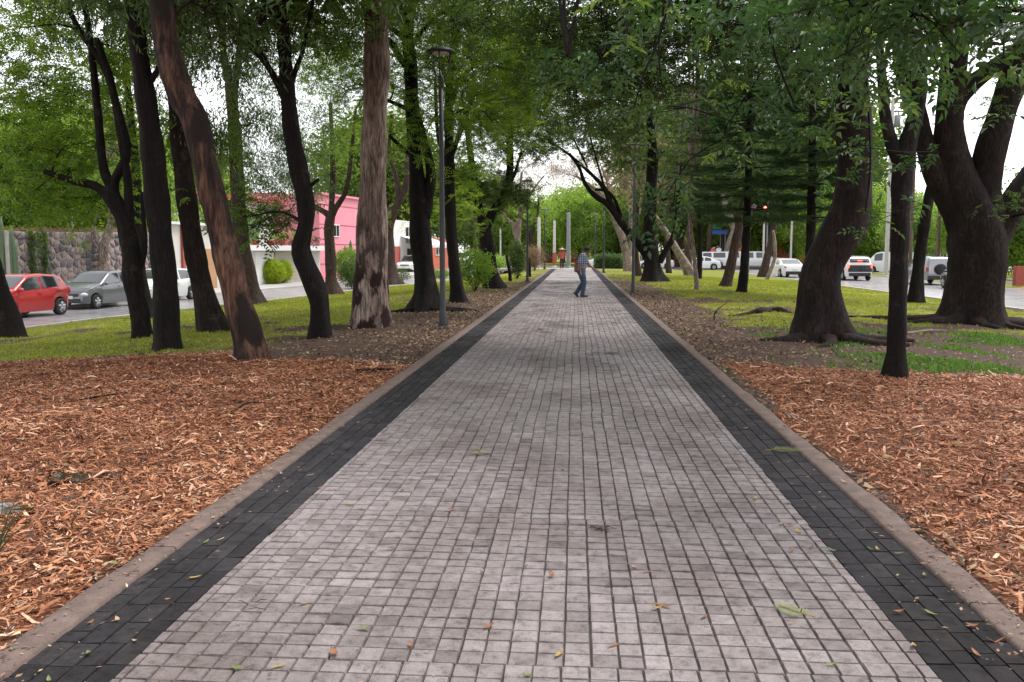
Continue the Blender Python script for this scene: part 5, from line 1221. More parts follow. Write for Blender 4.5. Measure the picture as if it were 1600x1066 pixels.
    for sg in (-1, 1):
        m = MB(); m.ell((X0 + L * 0.965, sg * W * 0.37, hz), (0.17, 0.14, 0.085)); m.build('headlight', 'headlight', t, True)
        m = MB(); m.ell((X0 + 0.05, sg * W * 0.41, tz), (0.10, 0.09, 0.17 if kind in ('suv', 'hatch') else 0.08)); m.build('taillight', lt, t, True)
        m = MB(); xm = shield[1] * L - 0.12 if shield else L * 0.72; m.ell((X0 + xm, sg * (W / 2 + 0.07), float(bel(xm)) + 0.07), (0.07, 0.10, 0.075), 10, 6); m.build('mirror', paint, t, True)
        for (a, b) in side_win[:2]:
            m = MB(); xh = (a + 0.02) * L; m.box((X0 + xh, sg * (W / 2 + 0.005), float(bel(xh)) - 0.12), (0.18, 0.03, 0.028)); m.build('door_handle', paint, t)
    m = MB(); m.box((X0 + L - 0.015, 0, hz - 0.02), (0.06, W * 0.44, 0.10)); m.build('grille', 'black_plastic', t)
    m = MB(); m.box((X0 + L - 0.02, 0, 0.36), (0.07, W * 0.62, 0.14)); m.build('air_intake', 'black_plastic', t)
    m = MB(); m.box((X0 + L + 0.004, 0, 0.48), (0.03, 0.34, 0.12)); m.build('number_plate', 'plate', t)
    m = MB(); m.box((X0 - 0.004, 0, tz - 0.22), (0.03, 0.34, 0.13)); m.build('number_plate', 'plate', t)
    m = MB(); m.box((X0 + 0.02, 0, clear + 0.18), (0.09, W * 0.78, 0.20)); m.build('rear_bumper', trim or 'black_plastic', t)
    if tailgate:
        m = MB(); m.box((X0 - 0.002, 0, tz - 0.14), (0.05, W * 0.84, 0.46)); m.build('tailgate_panel', 'dark_paint', t)
        m = MB(); m.box((X0 + 0.16, 0, float(top(0.2)) + 0.02), (0.25, W * 0.55, 0.03)); m.build('spoiler', 'white_paint', t)
        m = MB(); m.box((X0 + 0.05, 0, float(top(0.2)) - 0.03), (0.06, 0.3, 0.04)); m.build('high_brake_light', 'brakelight', t)
    if spare:
        m = MB(); m.lathe([(0.0, -0.12), (0.28, -0.12), (0.33, -0.06), (0.33, 0.06), (0.28, 0.1)], 20, (0, 0, 0), 'y'); V, F = m.data(); V = np.stack([V[:, 1] + X0 - 0.06, V[:, 0], V[:, 2] + 0.95], -1)
        link('spare_wheel', np_mesh('spare_wheel', V, F, 'rubber', True), t)
    for w in wx:
        for sg in (-1, 1):
            yw = sg * (W / 2 - 0.10); cpos = (X0 + w, yw, wr)
            m = MB(); m.lathe([(wr * 0.62, -0.10), (wr * 0.9, -0.105), (wr, -0.08), (wr, 0.08), (wr * 0.9, 0.105), (wr * 0.62, 0.10), (wr * 0.62, -0.10)], 28, cpos, 'y'); wh = m.build('wheel', 'rubber', t, True)
            m = MB(); m.lathe([(wr * 0.64, sg * 0.095), (wr * 0.58, sg * 0.10), (wr * 0.55, sg * 0.06), (0.0, sg * 0.05)], 24, cpos, 'y')
            for q in range(5):
                a = 2 * pi * q / 5 + 0.3; m.tube([(cpos[0], yw + sg * 0.088, wr), (cpos[0] + cos(a) * wr * 0.60, yw + sg * 0.098, wr + sin(a) * wr * 0.60)], [0.055, 0.035], 6)
            m.build('rim', 'rim', wh, True)
    return t

HATCH = [(0.0, 0.50), (0.008, 0.78), (0.03, 0.98), (0.07, 1.18), (0.12, 1.38), (0.18, 1.46), (0.35, 1.51), (0.52, 1.48), (0.58, 1.40), (0.75, 1.02), (0.82, 0.97), (0.92, 0.86), (0.97, 0.72), (0.995, 0.55), (1.0, 0.42)]
HBELT = [(0, 0.98), (0.1, 1.02), (0.4, 0.95), (0.75, 0.90), (1, 0.75)]
SEDAN = [(0.0, 0.55), (0.01, 0.88), (0.03, 0.98), (0.14, 1.04), (0.27, 1.36), (0.36, 1.44), (0.50, 1.45), (0.58, 1.38), (0.72, 1.02), (0.80, 0.97), (0.93, 0.84), (0.98, 0.68), (1.0, 0.45)]
SUV = [(0.0, 0.6), (0.006, 0.95), (0.015, 1.10), (0.05, 1.45), (0.09, 1.62), (0.2, 1.69), (0.45, 1.68), (0.55, 1.60), (0.71, 1.12), (0.78, 1.06), (0.93, 0.98), (0.98, 0.85), (1.0, 0.55)]
BOXY = [(0.0, 0.7), (0.004, 1.1), (0.02, 1.5), (0.04, 1.66), (0.2, 1.71), (0.5, 1.70), (0.58, 1.62), (0.70, 1.14), (0.78, 1.08), (0.94, 0.98), (0.985, 0.82), (1.0, 0.55)]
SBELT = [(0, 1.08), (0.4, 1.04), (0.75, 1.0), (1, 0.8)]
VAN = [(0.0, 0.6), (0.003, 1.2), (0.01, 1.8), (0.03, 1.93), (0.3, 1.97), (0.68, 1.95), (0.74, 1.86), (0.86, 1.22), (0.93, 1.08), (0.985, 0.85), (1.0, 0.5)]
LANG = math.atan2(1.0, 0.1416)                   # direction of the left road
def on_left(px, py, along, z=-0.75):             # contact pixel of a left-hand wheel
    p = hitz(px, py, z); return p
def place_left(px, py, L, W, wf):
    """car facing the camera on the left road; pixel = foot of the left wheel at length fraction wf"""
    p = hitz(px, py, float(road_l(35))); h = LANG + pi
    f = np.array([cos(h), sin(h), 0]); lft = np.array([-sin(h), cos(h), 0])
    c = p - lft * (W / 2 - 0.1) - f * (wf - 0.5) * L; c[2] = float(road_l(c[1])) + 0.003
    return c, h
c, h = place_left(94, 492, 3.70, 1.69, 0.16)
car('parked_car', 'red hatchback on the left road, partly hidden by the edge tree', 'red_paint', 3.70, 1.69, HATCH, HBELT, (0.16, 0.82), 0.30, c, h, group='cars on the left road', side_win=((0.17, 0.40), (0.43, 0.66)))
c, h = place_left(150, 483, 3.64, 1.60, 0.83)
car('parked_car', 'dark grey hatchback in front of the stone wall', 'grey_paint', 3.64, 1.60, HATCH, [(0, 1.06), (0.3, 1.02), (0.75, 0.92), (1, 0.75)], (0.15, 0.83), 0.29, c, h, group='cars on the left road', side_win=((0.17, 0.40), (0.43, 0.66)))
c, h = place_left(298, 468, 3.9, 1.70, 0.17)
car('parked_car', 'white hatchback seen between two dark trunks', 'white_paint', 3.9, 1.70, HATCH, HBELT, (0.17, 0.82), 0.30, c, h, group='cars on the left road', side_win=((0.17, 0.40), (0.43, 0.66)))
c, h = place_left(649, 430, 5.2, 1.9, 0.80)
car('parked_car', 'white sport utility car with chrome grille parked by the awning', 'white_paint', 5.2, 1.9, SUV, SBELT, (0.18, 0.80), 0.38, c, h + 0.05, 'suv', 0.27, group='cars on the left road')
c, h = place_left(742, 421, 5.0, 1.95, 0.18)
car('parked_van', 'white van beyond the narrow trunks on the left', 'white_paint', 5.0, 1.95, VAN, [(0, 1.15), (1, 1.1)], (0.2, 0.8), 0.34, c, h, 'suv', 0.25, cat='van', side_win=((0.62, 0.76),), shield=(0.75, 0.86), rear=(0.004, 0.012))
def place_back(px, py, z=ROAD_R):
    p = hitz(px, py, z); return p
p = hitz(1343, 439, ROAD_R); car('car', 'white sport utility car with red brake lights seen from behind on the right road', 'white_paint', 4.5, 1.86, SUV, SBELT, (0.2, 0.8), 0.36, (p[0], p[1] + 2.25, ROAD_R + 0.003), pi / 2, 'suv', 0.26, brake=True, group='cars on the right road', tailgate=True)
p = hitz(1468, 446, ROAD_R); car('car', 'silver boxy car with a rear spare wheel between two black trunks', 'silver_paint', 4.4, 1.78, BOXY, SBELT, (0.2, 0.8), 0.35, (p[0], p[1] + 2.2, ROAD_R + 0.003), pi / 2, 'suv', 0.28, spare=True, group='cars on the right road')
p = hitz(1236, 434, ROAD_R); car('car', 'white sedan seen from behind on the right road', 'white_paint', 4.6, 1.78, SEDAN, [(0, 0.95), (0.5, 0.93), (1, 0.8)], (0.2, 0.82), 0.32, (p[0], p[1] + 2.3, ROAD_R + 0.003), pi / 2 + 0.12, 'sedan', 0.19, group='cars on the right road', rear=(0.145, 0.27), side_win=((0.26, 0.42), (0.45, 0.66)))
p = hitz(1398, 428, ROAD_R + 0.02); car('parked_van', 'white van parked across the right road behind a pole', 'white_paint', 4.9, 1.9, VAN, [(0, 1.15), (1, 1.1)], (0.2, 0.8), 0.34, (p[0], p[1] + 1, ROAD_R + 0.003), pi - 0.5, 'suv', 0.25, cat='van', side_win=((0.62, 0.76),), shield=(0.75, 0.86), rear=(0.004, 0.012))
p = hitz(1567, 455, ROAD_R); car('car', 'dark car mostly hidden behind the huge rooted tree', 'dark_paint', 4.4, 1.76, SEDAN, [(0, 0.95), (0.5, 0.93), (1, 0.8)], (0.2, 0.82), 0.32, (p[0] - 0.7, p[1] + 2.2, ROAD_R + 0.003), pi / 2, 'sedan', 0.19, group='cars on the right road', rear=(0.145, 0.27), side_win=((0.26, 0.42), (0.45, 0.66)))
p = hitz(930, 416, -0.5); car('car', 'white car crossing at the far end of the path', 'white_paint', 4.4, 1.76, SEDAN, [(0, 0.95), (0.5, 0.93), (1, 0.8)], (0.19, 0.82), 0.32, (p[0] + 0.2, 108, -0.497), pi, 'sedan', 0.19, rear=(0.145, 0.27), side_win=((0.26, 0.42), (0.45, 0.66)))
LIMO = [(0.0, 0.7), (0.004, 1.1), (0.02, 1.7), (0.05, 1.93), (0.4, 1.98), (0.70, 1.98), (0.765, 1.9), (0.80, 1.35), (0.86, 1.28), (0.97, 1.22), (0.99, 1.0), (1.0, 0.6)]
a_, b_ = P(1088, 420, 103), P(1232, 420, 103)
car('limousine', 'long white six-wheeled limousine on the far street', 'white_paint', abs(b_[0] - a_[0]), 2.1, LIMO, [(0, 1.25), (1, 1.2)], (0.12, 0.225, 0.86), 0.45, ((a_[0] + b_[0]) / 2, 103, -0.497), 0.0, 'suv', 0.4, side_win=((0.06, 0.15), (0.17, 0.30), (0.33, 0.45), (0.48, 0.60), (0.63, 0.74)), shield=(0.765, 0.80), rear=(0.021, 0.048))
p = hitz(1075, 420, -0.5); car('car', 'white car half hidden behind the pale trunks on the far street', 'white_paint', 4.2, 1.75, SEDAN, [(0, 0.95), (0.5, 0.93), (1, 0.8)], (0.19, 0.82), 0.32, (p[0] + 0.5, 98.5, -0.497), pi, 'sedan', 0.19, rear=(0.145, 0.27), side_win=((0.26, 0.42), (0.45, 0.66)))
p = hitz(1010, 418, -0.5); car('car', 'white car behind the dark arching tree on the far street', 'white_paint', 4.2, 1.75, SEDAN, [(0, 0.95), (0.5, 0.93), (1, 0.8)], (0.19, 0.82), 0.32, (p[0] + 0.5, 106, -0.497), pi, 'sedan', 0.19, rear=(0.145, 0.27), side_win=((0.26, 0.42), (0.45, 0.66)))

# ------------------------------------------------------------------ left-hand street front
UL = np.array([cos(LANG), sin(LANG), 0]); NL = np.array([-sin(LANG), cos(LANG), 0])   # along the road, away from the path
O_L = np.array([-15.6, 24.4, 0.0])
def front(px, off):
    """distance along the street front line (off metres from the kerb) seen at a pixel column"""
    d = ray(px, 392); d = d / d[1]
    A = O_L + NL * off
    # A + s*UL = k*d  (x, y)
    M = np.array([[UL[0], -d[0]], [UL[1], -d[1]]]); s, k = np.linalg.solve(M, -A[:2]); return s
def zat(px, py, off):
    s = front(px, off); p = O_L + NL * off + UL * s; d = ray(px, py); return CAMZ + d[2] * (p[1] / d[1])
LZ = -0.64
MT['mortar'] = plain('mortar', (0.33, 0.30, 0.29), 0.9, var=0.2, scale=3, bump=0.3)
m_, n_, l_ = new_mat('stone')
sb_ = n_.new('ShaderNodeBsdfPrincipled'); so_ = n_.new('ShaderNodeOutputMaterial'); si_ = n_.new('ShaderNodeObjectInfo')
sr_ = ramp(n_, [(0.0, (0.09, 0.085, 0.095)), (0.25, (0.15, 0.135, 0.14)), (0.45, (0.22, 0.175, 0.17)), (0.75, (0.28, 0.205, 0.19)), (1.0, (0.33, 0.26, 0.25))]); l_.new(si_.outputs['Random'], sr_.inputs[0])
snz_ = noise_node(n_, l_, 14, 5, coord='World'); srr_ = ramp(n_, [(0.25, (0.6,) * 3), (0.75, (1.3,) * 3)]); l_.new(snz_.outputs[0], srr_.inputs[0])
l_.new(mixc(n_, l_, 1.0, sr_.outputs[0], srr_.outputs[0], 'MULTIPLY'), sb_.inputs['Base Color']); sb_.inputs['Roughness'].default_value = 0.9
l_.new(sb_.outputs[0], so_.inputs[0]); MT['stone'] = m_

def stone_wall():
    off = 9.5; s0, s1 = front(16, off), front(262, off); L = s1 - s0; base = O_L + NL * off + UL * s0; base[2] = LZ
    z0, z1 = zat(16, 361, off) - LZ, zat(255, 362, off) - LZ
    H = lambda u: z0 + (z1 - z0) * u / L
    # local frame: x along the street, y away from the road (so the face is at y = 0)
    t = thing('stone_wall', 'tall wall of mixed grey and pink volcanic stones behind the parked cars', 'wall', base, LANG)
    n = 14; V = []
    for q in range(n + 1):
        u = L * q / n; V += [(u, 0.02, -0.2), (u, 0.02, H(u) - 0.03), (u, 0.45, H(u) - 0.03), (u, 0.45, -0.2)]
    F = [(4 * q + a, 4 * q + 4 + a, 4 * q + 4 + (a + 1) % 4, 4 * q + (a + 1) % 4) for q in range(n) for a in range(4)] + [(0, 1, 2, 3), (4 * n + 3, 4 * n + 2, 4 * n + 1, 4 * n)]
    link('mortar', np_mesh('mortar', V, F, 'mortar'), t)
    rng = np.random.default_rng(7); sp = math.sqrt(L * (z0 + z1) / 2 / 285)
    pts = []
    for a in np.arange(-sp, L + sp, sp):
        for b in np.arange(-sp, max(z0, z1) + sp, sp * 0.92): pts.append((a + rng.uniform(-0.42, 0.42) * sp, b + rng.uniform(-0.42, 0.42) * sp))
    pts = np.array(pts); cnt = 0
    for k, p in enumerate(pts):
        if not (0 < p[0] < L and 0 < p[1] < H(p[0])): continue
        poly = [(0, 0), (L, 0), (L, H(L)), (0, H(0))]
        poly = [(max(0.0, p[0] - sp), max(0.0, p[1] - sp)), (min(L, p[0] + sp), max(0.0, p[1] - sp)), (min(L, p[0] + sp), min(H(p[0]), p[1] + sp)), (max(0.0, p[0] - sp), min(H(p[0]), p[1] + sp))]
        near = np.argsort(np.sum((pts - p) ** 2, 1))[1:14]
        for q in pts[near]:
            mid = (p + q) / 2; d = q - p; out = []
            for i in range(len(poly)):
                A, B = np.array(poly[i]), np.array(poly[(i + 1) % len(poly)]); fa, fb = np.dot(A - mid, d), np.dot(B - mid, d)
                if fa <= 0: out.append(tuple(A))
                if fa * fb < 0: out.append(tuple(A + (B - A) * fa / (fa - fb)))
            poly = out
            if len(poly) < 3: break
        if len(poly) < 3: continue
        c = np.mean(poly, 0); g = np.array([c + (np.array(v) - c) * (1 - 0.045 / (np.linalg.norm(np.array(v) - c) + 1e-6)) for v in poly]); g2 = c + (g - c) * 0.78; m = len(g); pr = rng.uniform(0.03, 0.075)
        V = [(v[0], 0.03, v[1]) for v in g] + [(v[0], 0.03 - pr * 0.7, v[1]) for v in g] + [(v[0], 0.02 - pr + rng.normal(0, 0.006), v[1]) for v in g2] + [(c[0], 0.01 - pr, c[1])] * m
        F = [(r * m + i, r * m + (i + 1) % m, (r + 1) * m + (i + 1) % m, (r + 1) * m + i) for r in range(3) for i in range(m)]
        link('stone', np_mesh('stone', V, F, 'stone', True), t); cnt += 1
    # end pier and trailing ivy
    m = MB(); m.box((-0.25, 0.22, z0 / 2), (0.48, 0.60, z0 + 0.06)); m.build('pier', 'mortar', t)
    for u in (1.15, 1.9):
        q = np.stack([u + rng.normal(0, 0.13, 150), np.full(150, -0.09), rng.uniform(0.2, H(u), 150)], -1); V, F, T = leaves(q, 'bush', rng, (0.9, 1.5)); link('ivy', np_mesh('ivy', V, F, 'leaf_dark', False, T), t)
    q = np.stack([rng.uniform(0, L, 260), rng.uniform(0.05, 0.4, 260), np.zeros(260)], -1); q[:, 2] = H(q[:, 0]) + 0.02; V, F, T = leaves(q, 'bush', rng, (0.8, 1.6)); link('wall_top_plants', np_mesh('wall_top_plants', V, F, 'leaf_dry', False, T), t)
stone_wall()

MT['cactus'] = plain('cactus', (0.10, 0.15, 0.085), 0.7, var=0.25, scale=8)
def cactus(label, px, off, zg, cols, seed):
    s = front(px, off); p = O_L + NL * off + UL * s; t = thing('columnar_cactus', label, 'cactus', (p[0], p[1], zg)); a = 2 * pi * np.arange(20) / 20
    for (dx, h, lean, r) in cols:
        m = MB(); n = 10; pts = np.array([[dx + lean * min(1, 2.2 * i / 9), 0.1 * sin(dx * 7), h * i / 9] for i in range(n)])
        lob = np.ones((n, 20)) * (1 + 0.14 * np.cos(10 * a)); rad = np.full(n, r); rad[-1] *= 0.35; rad[-2] *= 0.85
        m.tube(pts, rad, 20, True, lob); m.build('column', 'cactus', t, True)
cactus('tall columnar cactus in front of the pink house', 548, 8.2, LZ, ((0, 3.0, 0.0, 0.12), (0.05, 2.5, 0.45, 0.10), (-0.05, 2.6, -0.4, 0.10), (0.1, 2.9, 0.75, 0.10), (-0.1, 2.2, -0.7, 0.09)), 1)
cactus('row of grey-green columnar cacti at the left end of the stone wall', 4, 9.4, LZ, ((0, 3.6, 0, 0.085), (0.3, 3.2, 0.05, 0.085), (-0.3, 3.9, -0.05, 0.085), (-0.6, 3.4, -0.1, 0.085), (0.55, 2.6, 0.05, 0.08), (-0.95, 3.7, 0, 0.085)), 2)

MT['stucco'] = plain('stucco', (0.62, 0.58, 0.54), 0.85, var=0.06, scale=2)
MT['stucco_white'] = plain('stucco_white', (0.72, 0.71, 0.70), 0.85, var=0.05, scale=2)
MT['pink'] = plain('pink', (0.74, 0.27, 0.34), 0.8, var=0.06, scale=1.5)
MT['garage'] = plain('garage', (0.40, 0.36, 0.31), 0.6, var=0.1, scale=1.5)
MT['ochre'] = plain('ochre', (0.42, 0.24, 0.12), 0.8, var=0.1, scale=1.5)
MT['roof_red'] = plain('roof_red', (0.38, 0.06, 0.05), 0.8, var=0.1)
MT['teal_glass'] = plain('teal_glass', (0.20, 0.36, 0.36), 0.12, var=0.2, scale=0.8, spec=0.7)
MT['blue_glass'] = plain('blue_glass', (0.10, 0.22, 0.5), 0.15, var=0.2, scale=0.5)
MT['orange'] = plain('orange', (0.50, 0.13, 0.07), 0.8, var=0.1)
MT['canopy'] = plain('canopy', (0.72, 0.62, 0.63), 0.7, var=0.05)
MT['green_net'] = plain('green_net', (0.02, 0.10, 0.07), 0.8)
MT['wood_pole'] = bark('wood_pole', [(0.3, (0.10, 0.07, 0.05)), (0.7, (0.20, 0.15, 0.11))], 6, 0.1, 0.3)
MT['sign_blue'] = plain('sign_blue', (0.05, 0.12, 0.5), 0.5); MT['sign_green'] = plain('sign_green', (0.02, 0.22, 0.10), 0.5)
MT['brick_red'] = plain('brick_red', (0.35, 0.08, 0.06), 0.85, var=0.2, scale=8)
MT['mast_grey'] = plain('mast_grey', (0.20, 0.21, 0.23), 0.6, var=0.1); MT['pole_pale'] = plain('pole_pale', (0.50, 0.48, 0.46), 0.8, var=0.1)

def window(parent, x, z, w, h, y=0.0, glass='glass', mull=1):
    m = MB()
    for (cx, cz, ww, hh) in ((x, z + h / 2, w + 0.12, 0.07), (x, z - h / 2, w + 0.12, 0.07), (x - w / 2, z, 0.06, h), (x + w / 2, z, 0.06, h)): m.box((cx, y - 0.03, cz), (ww, 0.08, hh))
    for k in range(mull): m.box((x - w / 2 + w * (k + 1) / (mull + 1), y - 0.03, z), (0.045, 0.06, h - 0.08))
    f = m.build('window', 'stucco_white', parent)
    m = MB(); m.box((x, y - 0.008, z), (w - 0.02, 0.03, h - 0.02)); m.build('pane', glass, f)

def house(name, label, px0, px1, off, top_py, mat, depth_=7.0, cat='house'):
    s0, s1 = front(px0, off), front(px1, off); L = s1 - s0; b = O_L + NL * off + UL * s0; b[2] = LZ
    H = zat((px0 + px1) / 2, top_py, off) - LZ
    t = thing(name, label, cat, b, LANG)
    m = MB(); m.box((L / 2, depth_ / 2, H / 2 - 0.1), (L, depth_, H + 0.2)); m.build('wall', mat, t)
    return t, L, H, s0
# small ochre gate wall and pale wall beside the stone wall
t, L, H, s0 = house('garden_wall', 'pale garden wall with an ochre door right of the stone wall', 264, 350, 9.4, 352, 'stucco', 0.4, 'wall')
m = MB(); m.box((L * 0.66, -0.02, 1.15), (L * 0.34, 0.06, 2.3)); m.build('door', 'ochre', t)
m = MB(); m.box((L / 2, 0.1, H + 0.06), (L + 0.1, 0.7, 0.14)); m.build('coping', 'stucco_white', t)
m = MB(); m.box((L * 0.22, -0.05, H / 2), (0.25, 0.16, H)); m.build('post', 'brick_red', t)
t, L, H, s0 = house('house', 'pale house with a wide grey garage door and a plant terrace', 350, 500, 9.4, 390, 'stucco')
g0, g1 = front(428, 9.4) - s0, front(480, 9.4) - s0; gh = zat(450, 393, 9.4) - LZ
gd = MB(); gd.box(((g0 + g1) / 2, -0.01, gh / 2), (g1 - g0, 0.05, gh)); gdo = gd.build('garage_door', 'garage', t)
for k in range(9):
    m = MB(); m.box(((g0 + g1) / 2, -0.045, (k + 0.5) * gh / 9), (g1 - g0 - 0.04, 0.03, gh / 9 - 0.03)); m.build('slat', 'garage', gdo)
p0 = front(395, 9.4) - s0; m = MB(); m.box(((p0 + g0) / 2, -0.012, gh / 2), (g0 - p0 - 0.5, 0.05, gh - 0.05)); m.build('panel', 'stucco_white', t)
m = MB(); m.box((L / 2, -0.12, H + 0.10), (L + 0.2, 0.9, 0.34)); m.build('terrace_slab', 'stucco_white', t)
H2 = zat(430, 318, 12.5) - LZ
m = MB(); m.box((L / 2, 6.2, (H + H2) / 2), (L, 5.0, H2 - H + 0.1)); up = m.build('upper_floor', 'stucco_white', t)
window(t, L * 0.62, H + 1.5, L * 0.40, 2.2, 3.68, 'teal_glass', 2); window(t, L * 0.16, H + 1.5, 1.6, 1.6, 3.68, 'glass', 1)
m = MB(); m.box((L / 2, 3.4, H2 + 0.1), (L + 0.4, 1.2, 0.16)); m.build('eaves', 'roof_red', t)
rs = np.random.default_rng(5)
for f in (0.30, 0.45, 0.58, 0.70, 0.85):
    m = MB(); m.lathe([(0.0, H + 0.27), (0.20, H + 0.27), (0.27, H + 0.62), (0.22, H + 0.62), (0.0, H + 0.56)], 12, (L * f, 0.1, 0)); pt = m.build('flower_pot', 'roof_red', t, True)
    V, F, T = leaves(np.array([L * f, 0.1, H + 0.9]) + rs.normal(0, 0.16, (26, 3)), 'bush', rs, (1.0, 1.8)); link('potted_plant', np_mesh('potted_plant', V, F, 'leaf_bright', False, T), pt)['kind'] = 'stuff'
t, L, H, s0 = house('house', 'bright pink block-like house behind the small forked tree', 500, 562, 9.6, 308, 'pink', 8)
window(t, L * 0.35, zat(530, 361, 9.6) - LZ, 1.7, 0.9, 0, 'glass', 2)
for k in range(4):
    m = MB(); m.box((L / 2, -0.012, 1.2 + k * 1.5), (L, 0.03, 0.035)); m.build('joint_line', 'brick_red', t)
m = MB(); m.box((L / 2, 0.0, H + 0.08), (L + 0.1, 0.4, 0.16)); m.build('coping', 'pink', t)
t, L, H, s0 = house('house', 'pink upper wing rising above the plant terrace', 440, 500, 13.0, 305, 'pink', 6)
window(t, L * 0.4, H - 1.8, 1.8, 1.2, 0, 'glass', 1); window(t, L * 0.75, H - 1.8, 1.4, 1.2, 0, 'glass', 1)
t, L, H, s0 = house('shop', 'white shop with a pale awning behind the white utility car', 596, 668, 9.8, 345, 'stucco_white', 8, 'building')
for f in (0.55, 0.78): window(t, L * f, H - 1.4, 2.0, 1.6, 0, 'glass', 1)
m = MB(); m.box((L * 0.3, -0.03, 1.3), (L * 0.12, 0.08, 2.6)); m.build('door', 'brick_red', t)
m = MB(); m.box((L * 0.72, -0.02, 1.5), (L * 0.40, 0.06, 1.8)); m.build('shop_window', 'glass', t)
V = [(L * 0.38, 0, 3.6), (L * 1.0, 0, 3.6), (L * 1.02, -3.0, 2.75), (L * 0.36, -3.0, 2.75), (L * 0.36, -3.0, 2.5), (L * 1.02, -3.0, 2.5)]
link('awning', np_mesh('awning', V, [(0, 3, 2, 1), (3, 4, 5, 2)], 'canopy'), t)
for f in (0.38, 1.0):
    m = MB(); m.tube([(L * f, -2.9, 0), (L * f, -2.9, 2.6)], 0.05, 8); m.build('awning_post', 'pole_pale', t)
t, L, H, s0 = house('house', 'red brick house right of the awning', 668, 700, 10.5, 372, 'orange', 8)
window(t, L * 0.5, H - 1.3, 2.0, 1.2, 0, 'glass', 1)
t, L, H, s0 = house('house', 'white two-storey house glimpsed behind the leaning trunks', 300, 352, 14.0, 330, 'stucco_white', 8)
for f in (0.25, 0.6): window(t, L * f, H - 1.3, 1.3, 1.3, 0, 'glass', 1)
m = MB(); m.box((L / 2, 0.0, H + 0.1), (L + 0.3, 0.7, 0.25)); m.build('eaves', 'roof_red', t)
def pole(name, label, px, py, py_top, w, mat, z=None, cat='pole', extra=None, Y=None, group=None):
    b = G(px, py) if Y is None else P(px, py, Y)
    if Y is not None: b[2] = float(zt(b[0], b[1]))
    d = ray(px, py_top); H = CAMZ + d[2] * b[1] / d[1] - b[2]; r = 0.5 * w * depth(b) / FPX
    t = thing(name, label, cat, b, group=group)
    m = MB(); m.lathe([(r * 1.15, -0.1), (r * 1.1, H * 0.3), (r * 0.9, H * 0.98), (r * 0.7, H), (0.0, H)], 12); m.build('shaft', mat, t, True)
    m = MB(); m.lathe([(r * 1.7, -0.1), (r * 1.7, 0.12), (r * 1.2, 0.2)], 12); m.build('foot', mat, t, True)
    if extra: extra(t, H, r)
    return t
pole('steel_mast', 'thick grey steel mast at the far end of the path', 888, 419, 332, 6.0, 'mast_grey')
def band_extra(t, H, r):
    m = MB(); m.lathe([(r * 1.2, 0.2), (r * 1.2, 1.5)], 12); m.build('painted_band', 'brick_red', t, True)
pole('utility_pole', 'white pole with a red-painted foot left of the steel mast', 866, 413, 345, 4.2, 'pole_pale', Y=91.5, extra=band_extra)
pole('utility_pole', 'pale concrete pole behind the grey-brown forked tree', 842, 412, 340, 5.0, 'pole_pale', Y=90)
def cross_extra(t, H, r):
    for k in range(2):
        m = MB(); m.box((0, 0, H - 0.5 - 0.7 * k), (1.9, 0.10, 0.10)); m.build('crossarm', 'wood_pole', t)
    m = MB(); m.lathe([(0.0, H - 2.4), (0.24, H - 2.4), (0.24, H - 1.5), (0.0, H - 1.45)], 12, (0.4, 0, 0)); m.build('transformer', 'mast_grey', t, True)
UP = [pole('utility_pole', 'pale concrete pole right of the massive trunk across the road', 1384, 431, 150, 5.5, 'pole_pale', Y=74, extra=cross_extra), pole('utility_pole', 'brown wooden pole seen behind the slim forked tree', 1421, 432, 190, 5.0, 'wood_pole', Y=70, extra=cross_extra), pole('utility_pole', 'pale wooden pole left of the huge rooted tree', 1464, 420, 170, 5.0, 'wood_pole', Y=76, extra=cross_extra)]
pole('flag_pole', 'white thin pole left of the white sedan', 1192, 420, 340, 3.0, 'pole_pale', Y=91); pole('flag_pole', 'white thin pole just above the white sedan', 1235, 420, 345, 3.0, 'pole_pale', Y=92)
pole('post', 'thin white red-topped post beyond the V-split tree', 782, 420, 355, 2.4, 'pole_pale', Y=86)
pole('fence_post', 'thin steel post above the stone wall', 114, 372, 312, 2.6, 'mast_grey', Y=43)
pole('bollard', 'small grey bollard on the lawn edge beside the black conifer', 1169, 424, 413, 3.2, 'mast_grey', Y=88)
# wires across the right-hand road
for k, (za, zb) in enumerate(((6.4, 6.6), (5.9, 6.1), (5.3, 5.6), (4.8, 5.0))):
    A = np.array(UP[0].location); B = np.array([34.0 + k * 0.3, 40.0, 0]); n = 16; f = np.linspace(0, 1, n)[:, None]
    pts = A * (1 - f) + B * f; pts[:, 2] = (za * (1 - f) + zb * f)[:, 0] - 0.9 * 4 * (f * (1 - f))[:, 0]
    m = MB(); m.tube(pts, 0.018, 5); tag(m.build('power_line', 'black_plastic'), 'dark overhead cable strung across the right-hand side', 'cable', 'overhead cables')

def plain_building(name, label, px0, px1, Y, py_top, mat, D=10, rows=2, cols=4, cat='building', band=None):
    a, b = P(px0, 392, Y), P(px1, 392, Y); L = b[0] - a[0]; z = float(zt((a[0] + b[0]) / 2, Y)); d = ray((px0 + px1) / 2, py_top); H = CAMZ + d[2] * Y / d[1] - z
    t = thing(name, label, cat, (a[0], Y, z)); m = MB(); m.box((L / 2, D / 2, H / 2 - 0.1), (L, D, H + 0.2)); m.build('wall', mat, t)
    for r in range(rows):
        for c in range(cols): window(t, L * (c + 0.5) / cols, H * (r + 0.62) / (rows + 0.25), L / cols * 0.55, H / rows * 0.38, 0, 'glass', 1)
    m = MB(); m.box((L / 2, 0.1, H + 0.12), (L + 0.3, 0.8, 0.26)); m.build('cornice', band or 'stucco_white', t)
    return t
plain_building('building', 'red and white building above the far trees at the path end', 826, 868, 150, 350, 'orange', rows=3, cols=3)
